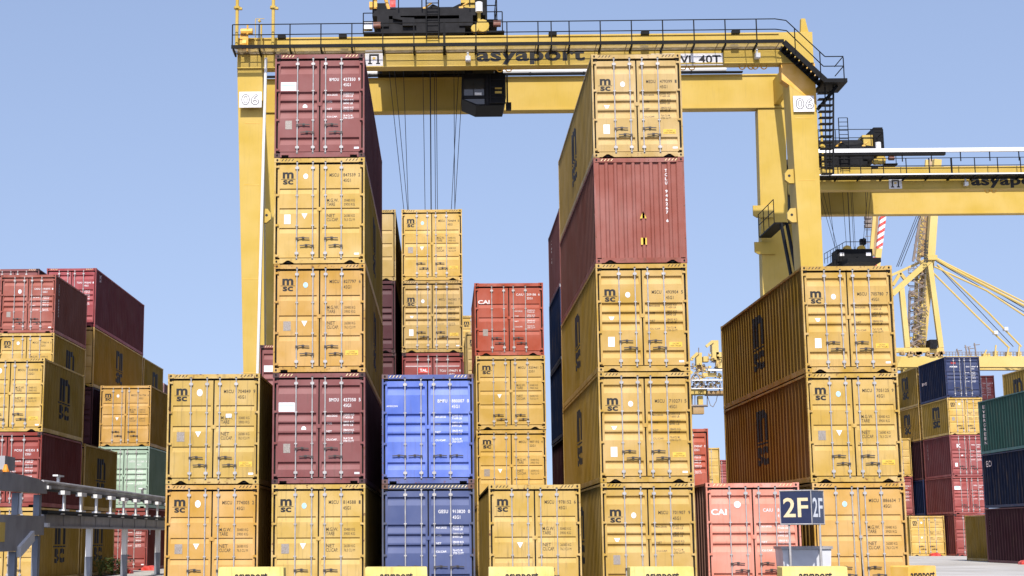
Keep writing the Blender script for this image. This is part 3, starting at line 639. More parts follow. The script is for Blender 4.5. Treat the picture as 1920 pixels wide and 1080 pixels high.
# ---- right block
S_ = 'five-high stack on the right horizon'
def star(ds, H, M_, T):
    b = MB()
    for a in range(3): b.beam((-.62 + .2 * math.cos(a * 1.047 + .5), DY - .01, 2.45 + .12 * math.sin(a * 1.047 + .5)), (-.62 - .2 * math.cos(a * 1.047 + .5), DY - .01, 2.45 - .12 * math.sin(a * 1.047 + .5)), .004, .035)
    b.build('logo_star', M['red'], ds[0]); T(ds[0], 'logo_lettering', 'XINES', -.90, -.34, 2.14, 2.24, M['white'], .03)
def redx(ds, H, M_, T): T(ds[0], 'logo_lettering', 'K', -.75, -.45, 2.0, 2.25, M['white'], .05)
stack(35.60, 108.7, L20, [(HC, DRED, 'ribbed', 'red container at ground level of the ' + S_), (SD, FRED, 'ribbed', 'red container with blue and white sticker in the ' + S_, WH(('TEMU', '551234', '1', '22G1'), stk='p', mark=lambda ds, H, M_, T: MB().box(-1.0, -.72, DY - .012, DY - .009, 1.80, 1.92).build('sticker', M['bluesticker'], ds[0]))),
    (HC, FRED, 'ribbed', 'red container with white emblem in the middle of the ' + S_, WH(('XINU', '140557', '6', '22G1'), stk='wr', mark=redx, side=side_code(-1, 'XINU', .85, 1.2))),
    (SD, YEL2, 'lined', 'yellow container under the navy one in the ' + S_, ms(('MSCU', '352274', '8', '22G1'), 'og', side=side_logo(-1, .45))),
    (HC, (.036, .050, .125), 'ribbed', 'navy container with a red star emblem topping the ' + S_, WH(('SEGU', '180067', '1', '22G1'), mark=star, side=side_code(-1, 'CRONOS', .92, .22, inkm='dimwhite', z=1.3, vertical=False, wd=1.1)))], NEAR)
S_ = 'stack behind the navy-topped one'
stack(35.60, 115.3, L20, [(HC, DNAVY, 'ribbed', 'dark blue container on the ground in the ' + S_), (SD, DNAVY, 'ribbed', 'dark blue container on the second tier of the ' + S_), (HC, DKM, 'ribbed', 'dark container on the third tier of the ' + S_), (SD, YEL, 'lined', 'yellow container on the fourth tier of the ' + S_, dict(side=side_logo(-1))),
    (HC, YEL, 'lined', 'yellow container on the top tier of the ' + S_, dict(side=side_logo(-1)))], MID)
S_ = 'narrow stack just right of the three-high stack'
stack(33.0, 117.2, L20, [(HC, DRED, 'ribbed', ''), (HC, FRED, 'ribbed', 'red container second from the top of the ' + S_, WH(('TEMU', '402238', '7', '22G1'))), (HC, YEL2, 'lined', 'yellow container topping the ' + S_, ms(None, '', None))], MID)
container(32.93, 110.2, 0, L20, HC - .1, YEL2, 'lined', 'small single yellow container on the ground right of the three-high stack', NEAR, logo='msc', ser=('MSCU', '339112', '6', '22G1'), load='short', stk='ot')
S_ = 'three-high stack cut by the right picture edge'
stack(29.5, 72.8, L40, [(HC, (.10, .035, .042), 'ribbed', 'dark maroon container, ground tier of the ' + S_, dict(side=side_code(-1, 'GESU', .955, 1.1))), (HC, (.030, .040, .088), 'ribbed', 'navy container, middle of the ' + S_, dict(side=side_code(-1, 'SEACO', .955, .32, inkm='dimwhite', z=2.2, vertical=False, wd=.95))),
    (HC, TEAL, 'ribbed', 'teal green container, top of the ' + S_, dict(side=side_code(-1, 'EVERGREEN', .945, 2.2, .3, 'dimwhite', 2.7)))], MID)
container(30.5, 85.3, 0, L20, SD, YEL, 'lined', 'single yellow container lying behind the dark maroon one on the ground', MID, side=side_code(-1, 'MSCU 3', .93, 1.2, inkm='black'))
stack(36.0, 86.7, L40, [(HC, YEL, 'lined', ''), (HC, YEL, 'lined', ''), (HC, YEL, 'lined', ''), (HC, YEL2, 'lined', 'yellow container with side logo rising behind the teal one', dict(side=side_logo(-1, .80)))], MID)
stack(42.4, 125, L20, [(HC, FRED, 'ribbed', ''), (HC, FRED, 'ribbed', ''), (HC, FRED, 'ribbed', 'far red container lower of two right of the navy one', WH()), (HC, FRED, 'ribbed', 'far red container just below the top one right of the navy one', WH()), (SD, FRED, 'ribbed', 'far red container highest of those right of the navy one', WH(('TCKU', '214450', '1', '22G1'), stk='r'))], MID)

# ================================================================ rubber tyred gantry crane
# built round a local origin at (4.3, 75, 0); C() collects geometry given in yard coordinates of the first crane
OX, OY = 4.3, 75.0
class CB(MB):
    def build(s, name, mats, parent=None, col=None, smooth=False):
        s.v = [(x - OX, y - OY, z) for x, y, z in s.v]; return MB.build(s, name, mats, parent, col, smooth)
def cl(name, t, x0, x1, y, z0, z1, m_, parent, bold=.0, space=1.): return letters(name, t, (x0 - OX, y - OY, z0), (1, 0, 0), (0, 0, 1), x1 - x0, z1 - z0, m_, parent, bold, space)
POSTX = [-9.1 + 1.56 * i for i in range(17)]
def build_crane():
    R_ = empty('gantry_crane', (OX, OY, 0), 'huge yellow gantry crane marked 06 standing over the container stacks', 'gantry crane', 'yellow gantry cranes over the yard')
    gl, gr = -10.33, 18.95
    g = CB(); g.box(gl, 18.9, 75, 75.62, 25.06, 26.70); g.box(gl, 18.9, 74.93, 75.0, 25.06, 25.12); g.box(gl, 17.2, 74.94, 75.0, 26.60, 26.66)
    for x in (-6.5, -1.4, 3.2, 8.4, 13.5): g.box(x - .01, x + .01, 74.985, 75.0, 25.12, 26.6)
    gd = g.build('front_girder', M['cyel'], R_)
    f = CB()
    for x in (3.05, 12.35, 15.35, 16.0):
        for k in (0, .45): f.path([(x + k + .16 * math.cos(a), 75.3, 25.02 + .16 * math.sin(a)) for a in [math.pi * i / 6 for i in range(13)]], .03)
    f.build('hook_eye', M['cyel2'], R_)
    g = CB(); g.box(gl, 19.2, 83.1, 83.8, 25.02, 27.0); g.box(gl, 19.2, 83.02, 83.1, 25.02, 25.12); g.box(gl, 19.2, 83.02, 83.1, 26.9, 26.97); g.build('rear_girder', M['cyel'], R_)
    for x0, x1 in ((gl + .05, -9.95), (18.62, 18.93)):
        CB().box(x0, x1, 75.63, 83.09, 25.2, 26.6).build('end_beam', M['cyel'], R_)
    CB().prism([(17.26, 25.05), (17.26, 24.2), (18.95, 22.9), (18.95, 25.05)], 75.01, 75.6, 'y').build('knee_plate', M['cyel2'], R_)
    def leg(name, x0t, x1t, x0b, x1b, ya, yb, zt, zb):
        b = CB(); zt2 = zt
        b.add([(x0t, ya, zt), (x1t, ya, zt), (x1t, yb, zt), (x0t, yb, zt), (x0b, ya, zb), (x1b, ya, zb), (x1b, yb, zb), (x0b, yb, zb)],
              [(0, 1, 2, 3), (7, 6, 5, 4), (0, 4, 5, 1), (1, 5, 6, 2), (2, 6, 7, 3), (3, 7, 4, 0)])
        for k in (0, 1):
            e = .0 if k == 0 else 0
        return b.build('leg', M['cyel'], R_)
    leg('fl', -10.33, -9.04, -9.55, -8.62, 75.02, 75.9, 25.05, 1.9)
    leg('fr', 17.60, 18.96, 18.02, 18.80, 75.02, 76.4, 25.04, 1.9)
    leg('rl', -10.1, -8.6, -9.5, -8.5, 83.12, 83.9, 25.0, 1.9)
    leg('rr', 17.72, 19.25, 17.40, 18.75, 83.12, 83.9, 25.0, 1.9)
    b = CB()
    b.box(17.76, 18.9, 74.97, 75.01, 3, 3.3)
    for x, z, y in ((-8.98, 17.5, 75.3), (17.68, 19.3, 75.3), (17.72, 17.3, 75.3), (17.85, 14.0, 75.3)):
        lug = CB(); s = 1 if x < 0 else -1
        lug.prism([(x - s * .15, z + .35), (x + s * .25, z + .33), (x + s * .42, z + .1), (x + s * .42, z - .2), (x + s * .2, z - .38), (x - s * .15, z - .38)], y, y + .25)
        lug.prism([(x + s * .2 + .07 * math.cos(a), z + .07 * math.sin(a)) for a in [math.pi * i / 5 for i in range(10)]], y - .004, y - .001, mi=1)
        lug.build('lifting_lug', [M['cyel'], M['black']], R_)
    for z in (19.45, 17.4):
        CB().prism([(17.2, z), (17.2, z - .55), (17.4, z - .68), (18.35, z - .68), (18.35, z)], 83.0, 83.11).build('rear_bracket', M['cyel'], R_)
    # ladder and landing between the two right legs
    b = CB(); b.box(17.45, 18.1, 79, 82.9, 17.6, 17.68)
    for y in (79, 80.3, 81.6, 82.9): b.tube((17.45, y, 17.68), (17.45, y, 18.9), .025, 5)
    for z in (18.3, 18.9): b.tube((17.45, 79, z), (17.45, 82.9, z), .025, 5)
    b.beam((17.8, 79, 17.6), (18.1, 77.0, 12), .1, .22); b.beam((18.1, 79, 17.6), (18.4, 77.0, 12), .1, .22)
    b.build('landing', M['cblk'], R_)
    for z in (9.5, 14.2, 19.0, 22.2):
        CB().box(18.75 - .9 + .0, 18.7, 75.012, 75.019, z, z + .03).build('weld_seam', M['cyel2'], R_)
        CB().box(-9.9, -9.15, 75.012, 75.019, z, z + .03).build('weld_seam', M['cyel2'], R_)
    # vertical cable duct with clips on the left leg
    b = CB(); b.tube((-8.86, 74.93, 25.6), (-9.1, 74.93, 9), .075, 8); b.build('cable_duct', M['pipe'], R_)
    for x0, x1, side_ in ((-10.16, -9.02, 0), (17.76, 18.80, 1)):
        z0, z1 = (22.92, 23.74) if side_ == 0 else (22.50, 23.32)
        sg = CB().box(x0, x1, 74.62 if side_ == 0 else 74.9, 74.68 if side_ == 0 else 74.96, z0, z1).build('number_panel', M['white'], R_)
        y = (74.62 if side_ == 0 else 74.9)
        for i, ch in enumerate('06'):
            xa = x0 + .12 + i * .48
            cl('number_outline', ch, xa, xa + .42, y, z0 + .12, z1 - .12, M['black'], sg, .035)
            cl('number_fill', ch, xa + .035, xa + .385, y - .006, z0 + .155, z1 - .155, M['white'], sg, -.002)
        if side_ == 0: CB().box(x0 + .2, x1 - .2, 74.69, 75.0, z0 + .3, z1 - .3).build('panel_bracket', M['cyel'], R_)
    # lettering and panels on the front girder
    cl('crane_lettering', 'asyaport', 1.86, 7.36, 75, 25.08 + .02, 25.96, M['black'], gd, .035, 1.05)
    p = CB().box(10.7, 14.33, 74.965, 74.99, 25.0, 25.62).build('capacity_panel', M['white'], gd)
    cl('capacity_lettering', 'SWL 40T', 11.55, 14.22, 74.965, 25.08, 25.52, M['black'], p, .02)
    p = CB().box(-3.80, -2.90, 74.965, 74.99, 25.12, 25.98).build('emblem_panel', M['white'], gd)
    e = CB(); y0, y1 = 74.955, 74.963
    e.box(-3.60, -3.10, y0, y1, 25.66, 25.76); e.box(-3.60, -3.51, y0, y1, 25.30, 25.66); e.box(-3.19, -3.10, y0, y1, 25.30, 25.66); e.box(-3.66, -3.45, y0, y1, 25.22, 25.30); e.box(-3.25, -3.04, y0, y1, 25.22, 25.30)
    e.build('emblem', M['black'], p)
    CB().box(-3.42, -3.28, y0, y1, 25.48, 25.58).build('emblem_mark', M['caution'], p)
    # walkway along the girder
    wk = CB()
    for i in range(16): wk.box(-10.5, 17.2, 73.96 + .061 * i, 73.977 + .061 * i, 25.80, 25.806)
    for i in range(19): wk.box(-10.4 + 1.52 * i, -10.36 + 1.52 * i, 73.95, 74.93, 25.807, 25.83)
    wk = wk.build('walkway', M['grate'], R_)
    b = CB(); b.box(-10.5, 17.2, 73.90, 73.945, 25.79, 25.97); b.box(-10.5, 17.2, 74.935, 74.985, 25.82, 25.90)
    for x in POSTX + [-10.4, 0.2, 5.6]: b.beam((x, 73.95, 25.76), (x + .0, 74.96, 25.72), .08, .10)
    b.build('walkway_edge', M['cblk'], wk)
    b = CB()
    for x in POSTX + [-10.45, .2, 5.6]: b.box(x - .028, x + .028, 73.9, 73.945, 25.97, 27.04)
    for z in (26.50, 27.04): b.tube((-10.45, 73.92, z), (16.8, 73.92, z), .026, 6)
    top = [(16.8, 73.92), (17.35, 73.92), (17.95, 73.92), (19.2, 73.92), (20.1, 73.92)]
    b.path([(16.8, 73.92, 27.04), (17.35, 73.92, 26.95), (19.2, 73.92, 25.05), (20.1, 73.92, 25.05)], .026)
    b.path([(16.8, 73.92, 26.50), (17.35, 73.92, 26.42), (19.1, 73.92, 24.55), (20.1, 73.92, 24.55)], .026)
    for x, z in ((17.75, 25.55), (18.95, 24.3), (20.1, 24.0)): b.tube((x, 73.92, z - .3), (x, 73.92, z + 1.0), .028, 6)
    b.path([(20.1, 73.92, 25.05), (20.1, 75.6, 25.05)], .026); b.path([(20.1, 73.92, 24.55), (20.1, 75.6, 24.55)], .026)
    b.build('railing', M['cblk'], R_)
    b = CB(); b.beam((17.2, 73.95, 25.85), (19.2, 73.95, 23.82), .05, .26); b.beam((17.2, 74.85, 25.85), (19.2, 74.85, 23.82), .05, .26)
    for i in range(10): b.box(17.25 + .19 * i, 17.5 + .19 * i, 73.98, 74.82, 25.70 - .195 * i, 25.73 - .195 * i)
    st = b.build('stair', M['cblk'], R_)
    b = CB(); b.box(19.1, 20.25, 73.9, 75.8, 23.72, 23.92); b.beam((19.9, 74.5, 23.7), (18.95, 74.95, 22.6), .12, .14, 0); b.build('platform', M['cblk'], R_)
    b = CB()
    b.beam((19.72, 74.6, 23.7), (19.5, 74.6, 19.2), .08); b.beam((19.3, 74.6, 23.7), (19.15, 74.6, 19.2), .05); b.beam((19.72, 75.3, 23.7), (19.5, 75.3, 19.2), .05)
    for i in range(14): z = 23.4 - i * .32; b.box(18.98, 19.7 - i * .015, 74.6, 75.0, z, z + .035)
    b.build('ladder', M['cblk'], R_)
    # floodlights, masts, winches
    for x in (-8.0, 5.7, 10.35, 14.9, -4.9):
        CB().box(x - .2, x + .2, 74.2, 74.5, 26.42, 26.6).build('floodlight', M['cblk'], R_)
    for x in (-10.28, -8.44):
        b = CB(); b.tube((x, 74.3, 25.9), (x, 74.3, 30.5), .085, 8); b.tube((x, 74.3, 28.0), (x, 74.3, 28.12), .17, 8); b.box(x + .05, x + .26, 74.2, 74.35, 27.95, 28.05); b.build('mast', M['cyel'], R_)
    b = CB(); b.tube((-9.75, 74.4, 25.8), (-9.75, 74.4, 27.2), .05, 6); b.tube((-10.1, 74.5, 26.85), (-9.5, 74.5, 26.85), .17, 10); b.tube((-10.0, 74.6, 26.2), (-9.8, 74.6, 26.2), .3, 10); b.box(-10.15, -9.75, 74.5, 74.8, 26.2, 26.75)
    b.build('rope_pulley', M['cyel2'], R_)
    b = CB(); b.tube((-9.05, 74.4, 25.8), (-9.05, 74.4, 27.2), .05, 6); b.tube((-9.35, 74.4, 25.8), (-9.35, 74.4, 27.5), .02, 5); b.tube((-9.35, 74.4, 27.5), (-8.9, 74.4, 27.5), .02, 5); b.tube((-9.2, 74.4, 27.35), (-9.1, 74.4, 27.42), .08, 8)
    b.build('weather_sensor', M['cyel'], R_)
    CB().prism([(18.35, 26.7), (18.4, 27.45), (18.6, 27.45), (18.75, 26.7)], 75.1, 75.4).build('rope_anchor', M['cyel'], R_)
    for x in (1.3, 15.9):
        b = CB(); b.box(x, x + .25, 74.6, 74.9, 25.25, 25.5); b.tube((x + .12, 74.8, 25.5), (x + .12, 74.8, 25.75), .06, 6); b.build('work_light', M['pipe'], R_)
    # tray and pipe on the rear girder
    b = CB(); b.tube((-6.0, 82.9, 27.22), (16.0, 82.9, 27.22), .13, 8); b.build('white_conduit', M['pipe'], R_)
    b = CB(); b.box(-10.2, 16.9, 82.75, 83.0, 27.01, 27.08)
    for x in range(-10, 17, 3): b.box(x, x + .1, 82.8, 83.0, 27.0, 27.15)
    b.build('cable_tray', M['cblk'], R_)
    # sill beams, bogies and wheels (down behind the stacks)
    for x in (-9.1, 18.3):
        CB().box(x - .55, x + .55, 74.2, 84.8, 1.5, 2.4).build('sill_beam', M['cyel'], R_)
        for y in (75.4, 83.5):
            CB().tube((x - .3, y, .78), (x + .3, y, .78), .78, 20).build('wheel', M['rubber'], R_)
            CB().box(x - .4, x + .4, y - .5, y + .5, .9, 1.5).build('bogie', M['cyel2'], R_)
    return R_
def build_trolley(root, dx, zs, zs_show, cab_dx=0, sp_dx=0, dr_dx=0):
    """machinery trolley with cab, hoist ropes and spreader; dx slides it along the girders"""
    T = bpy.data.objects.new('trolley', None)
    def X(b):
        b.v = [(x + dx, y, z) for x, y, z in b.v]; return b
    def shifted(b, k): b.v = [(x + k, y, z) for x, y, z in b.v]; return X(b)
    XC = lambda b: shifted(b, cab_dx); XS = lambda b: shifted(b, sp_dx); XD = lambda b: shifted(b, dr_dx)
    b = X(CB().box(-3.45, 2.35, 75.2, 83.6, 27.86, 28.24).box(-3.2, -2.6, 75.2, 83.4, 27.3, 27.86).box(1.0, 1.7, 75.2, 83.4, 27.3, 27.86).box(-3.2, 1.3, 75.3, 76.2, 26.95, 27.72)
         .prism([(-2.0, 27.86), (-2.0, 27.75), (-1.3, 27.72), (-1.2, 27.3), (-1.9, 27.3), (-1.9, 27.6), (-2.4, 27.7), (-2.4, 27.86)], 75.1, 75.25).box(-3.5, 2.4, 82.5, 83.7, 27.05, 27.7))
    T = b.build('trolley', M['cdark'], root)
    # drum, gearbox, cabinets
    XD(CB().tube((-3.0, 79.5, 29.35), (1.2, 79.5, 29.35), .46, 16)).build('hoist_drum', M['cdark'], T, smooth=False)
    XD(CB().box(1.25, 2.1, 79.0, 80.0, 28.9, 30.0).box(1.15, 2.2, 78.9, 80.1, 29.85, 30.02)).build('gearbox', M['cyel'], T)
    for q_ in ((1.9, 2.55, 78.6, 80.6, 28.3, 30.5), (-3.4, -2.7, 77, 79, 28.3, 29.2)): XD(CB().box(*q_)).build('electrical_cabinet', M['cblk'], T)
    X(CB().tube((2.2, 75.35, 27.25), (2.2, 75.05, 27.25), .33, 12).tube((1.8, 75.3, 27.1), (1.8, 75.0, 27.1), .2, 10).box(1.95, 2.5, 75.1, 75.4, 26.95, 27.3).tube((2.02, 75.2, 27.5), (2.02, 75.2, 28.0), .09, 8)).build('travel_motor', M['cyel'], T)
    X(CB().tube((2.02, 75.0, 27.95), (2.02, 75.0, 28.45), .19, 10)).build('oil_canister', M['pipe'], T)
    for q_ in (-3.4, 2.75): X(CB().tube((q_, 75.2, 27.37), (q_ + .38, 75.2, 27.37), .16, 10)).build('buffer', M['motor'], T)
    X(CB().box(-3.9, -3.45, 75.1, 75.5, 27.15, 27.5)).build('junction_box', M['pipe'], T)
    X(CB().prism([(-1.5, 28.24), (-1.2, 28.34), (-.6, 28.42), (-.35, 28.62), (.0, 28.45), (.1, 28.24)], 75.6, 76.2).prism([(.6, 28.24), (.7, 28.45), (1.05, 28.62), (1.3, 28.42), (1.9, 28.34), (2.1, 28.24)], 75.6, 76.2)).build('rope_guard', M['cblk'], T)
    for x in (-.75, 1.1): X(CB().tube((x, 75.4, 28.35), (x + .35, 75.4, 28.6), .05, 6).box(x - .1, x + .12, 75.3, 75.5, 28.25, 28.36)).build('limit_switch', M['cyel2'], T)
    X(CB().box(-2.55, -2.25, 75.1, 75.16, 28.3, 28.75)).build('warning_plate', M['red'], T)
    X(CB().tube((-3.3, 75.2, 28.24), (-3.3, 75.2, 29.3), .1, 8).tube((-2.6, 75.3, 28.24), (-2.8, 75.3, 28.9), .09, 8).box(-3.6, -3.2, 75.1, 75.5, 28.3, 28.6)).build('pump_unit', M['cyel2'], T)
    b = CB()
    for x in (-3.9, -3.4, -2.1, -.9, 1.55, 2.4, 3.2):
        b.tube((x, 75.0, 26.9 if x in (-3.9, 3.2) else 28.24), (x, 75.0, 27.95 if x in (-3.9, 3.2) else 29.4), .03, 5)
    for z in (28.8, 29.4): b.tube((-3.4, 75.0, z), (2.4, 75.0, z), .028, 5)
    for xa, xb in ((-3.9, -3.4), (2.4, 3.2)):
        for z in (27.5, 27.95): b.tube((xa, 75.0, z), (xb, 75.0, z), .028, 5)
    for xa, xb in ((-3.9, -3.1), (2.4, 3.3)): b.box(xa, xb, 75.0, 76.2, 26.86, 26.95)
    X(b).build('trolley_railing', M['cblk'], T); b = CB()
    for x in (2.4, 3.1): b.tube((x, 83, 28.3), (x, 83, 30), .03, 5)
    for y0 in (77, 80): b.tube((3.0, y0, 28.24), (3.0, y0, 29.7), .03, 5)
    for z in (29.0, 29.7): b.tube((3.0, 77, z), (3.0, 80, z), .03, 5); b.tube((2.4, 77, z), (3.0, 77, z), .03, 5)
    b.box(2.4, 3.05, 77, 83.1, 28.2, 28.25)
    X(b).build('side_platform', M['cblk'], T)
    b = CB()
    for x in (-.68, -.05): b.tube((x, 74.85, 26.5), (x, 74.85, 30.2), .035, 5)
    for i in range(13): b.tube((-.68, 74.85, 26.6 + .3 * i), (-.05, 74.85, 26.6 + .3 * i), .025, 5)
    X(b).build('access_ladder', M['cblk'], T)
    # frame slung below, dark between the girders
    X(CB().box(-3.2, 3.0, 76.6, 82.4, 26.95, 27.2).box(-3.1, -2.8, 76.5, 77, 25.7, 27.0)).build('underframe', M['cblk'], T)
    XC(CB().box(1.3, 1.7, 77.2, 79.0, 25.31, 26.94).box(2.9, 3.3, 77.2, 79.0, 25.31, 26.94)).build('cab_hanger', M['cblk'], T)
    # cab
    cab = XC(CB().prism([(1.14, 25.3), (1.14, 23.92), (1.86, 23.58), (3.3, 23.58), (3.42, 24.0), (3.42, 25.3)], 77.0, 79.2)).build('driver_cab', M['cblk'], T)
    XC(CB().box(1.24, 2.28, 76.985, 76.999, 24.12, 25.0)).build('cab_window', M['glass'], cab)
    XC(CB().box(2.4, 2.5, 76.97, 76.999, 23.62, 25.2).box(1.2, 3.3, 76.96, 76.999, 23.98, 24.06).box(1.22, 2.3, 76.96, 76.999, 25.0, 25.06).box(1.16, 1.24, 76.96, 76.999, 24.0, 25.25).box(1.72, 1.76, 76.97, 76.984, 24.12, 25.0).tube((2.6, 76.8, 24.9), (3.35, 76.8, 24.9), .02, 5).tube((2.6, 76.8, 24.5), (3.35, 76.8, 24.5), .02, 5).tube((2.6, 76.8, 24.1), (3.35, 76.8, 24.1), .02, 5).tube((2.6, 76.8, 23.7), (2.6, 76.8, 25.2), .02, 5).tube((3.35, 76.8, 23.7), (3.35, 76.8, 25.2), .02, 5).box(2.55, 3.4, 76.78, 76.998, 23.66, 23.7)).build('cab_frame', M['cdark'], cab)
    XC(CB().box(2.85, 3.2, 76.975, 76.998, 24.45, 24.55).box(2.85, 3.2, 76.975, 76.998, 24.22, 24.34)).build('cab_grab_plate', M['cyel'], cab)
    XC(CB().prism([(1.24, 23.93), (1.9, 23.65), (2.3, 23.65), (2.3, 23.93)], 76.985, 76.999)).build('cab_floor_window', M['glass'], cab)
    XC(CB().box(3.43, 3.7, 77.2, 77.6, 23.45, 23.8).tube((3.5, 77.3, 23.5), (3.5, 77.3, 25.3), .05, 6)).build('cab_lamp', M['cblk'], cab)
    XC(CB().box(1.8, 2.15, 76.965, 76.984, 24.13, 24.27)).build('seat_back', M['pipe'], cab)
    # ropes
    ropes = [(-2.80, -1.55), (-2.5, -1.4), (-1.98, -1.6), (-.92, -.8), (-.52, -.52), (-.3, -.28), (-.2, -.18), (.75, .72), (1.05, .3), (1.3, .45)]
    for a, b_ in ropes:
        XS(CB().tube((a, 79.2, 26.9), (b_, 79.2, zs + 1.25), .017 if abs(a + .52) > .1 else .032, 5)).build('hoist_rope', M['rope'], T)
    xm = -.45
    sp_ = XS(CB().box(xm - 1.25, xm + 1.25, 78.4, 80.0, zs + .45, zs + 1.35).box(xm - 1.15, xm + 1.15, 76.1, 82.3, zs, zs + .3).box(xm - .35, xm + .35, 76.4, 82.0, zs + .3, zs + .45)).build('spreader', M['cblk'], T)
    for k in (-.5, .5): XS(CB().prism([(xm + k + .3 * math.cos(a), zs + 1.351 + .28 * math.sin(a)) for a in [math.pi * i / 8 for i in range(9)]], 78.45, 78.7)).build('sheave', M['cyel'], sp_)
    for k in (-.95, .95): XS(CB().box(xm + k - .17, xm + k + .17, 78.38, 78.398, zs + .85, zs + 1.1)).build('spreader_plate', M['white'], sp_)
    XS(CB().box(xm - .5, xm + .5, 78.3, 78.4, zs + .22, zs + .4)).build('red_flange', M['red'], sp_)
    if zs_show:
        b = CB()
        for i in range(7): x = xm - 2.2 + .22 * i; b.tube((x, 78.3, zs + .3), (x, 78.3, zs + 1.0 + i * .13), .02, 5)
        b.path([(xm - 2.2, 78.3, zs + 1.0), (xm - .7, 78.3, zs + 1.85), (xm + 1.1, 78.3, zs + 1.85)], .025); b.path([(xm - 2.2, 78.3, zs + .6), (xm - .7, 78.3, zs + 1.4)], .02)
        for i in range(5): x = xm - .7 + .4 * i; b.tube((x, 80.2, zs + .6), (x, 80.2, zs + 1.85), .02, 5)
        b.tube((xm - .7, 80.2, zs + 1.4), (xm + 1.1, 80.2, zs + 1.4), .02, 5); b.prism([(xm - 2.0, zs + .2), (xm - .7, zs + 1.0), (xm - .7, zs + .2)], 78.5, 78.9)
        b.tube((xm + 1.0, 80.2, zs + .6), (xm + 1.2, 80.2, zs + 2.5), .07, 5); b.box(xm + .9, xm + 1.3, 80, 80.4, zs + 2.0, zs + 2.4)
        XS(b).build('spreader_railing', M['cblk'], sp_)
        XS(CB().box(xm + 1.2, xm + 1.45, 78.2, 78.5, zs + .1, zs + .7)).build('red_flag_plate', M['red'], sp_)
crane1 = build_crane()
crane2 = copy_tree(crane1)
crane2.location = (OX + 34.85, OY + 29.3, 0)
crane2['label'] = 'farther yellow gantry crane behind the 06 one, cut by the right edge'
build_trolley(crane1, 0, 13.2, False)
build_trolley(crane2, -6.4, 20.2, True, -5.3, 1.4, .9)
b = CB(); b.box(-9.3, 18, 74.2, 74.4, 27.55, 27.82); b.build('cable_cover', M['pipe'], crane2)
b = CB(); b.box(-10.4, 17.1, 73.96, 74.92, 25.765, 25.79); b.build('walkway_floor', M['cblk'], crane2)
b = CB(); b.box(-10.4, 17.1, 73.86, 73.898, 25.86, 25.95); b.build('walkway_kick_plate', M['pipe'], crane2)
CB().box(-9.3, 0, 74.25, 74.6, 27.36, 27.54).build('cover_trunking', M['cblk'], crane2)
for x in range(-9, 18, 2): CB().box(x, x + .06, 74.3, 74.36, 26.9, 27.55).build('cover_bracket', M['cblk'], crane2)

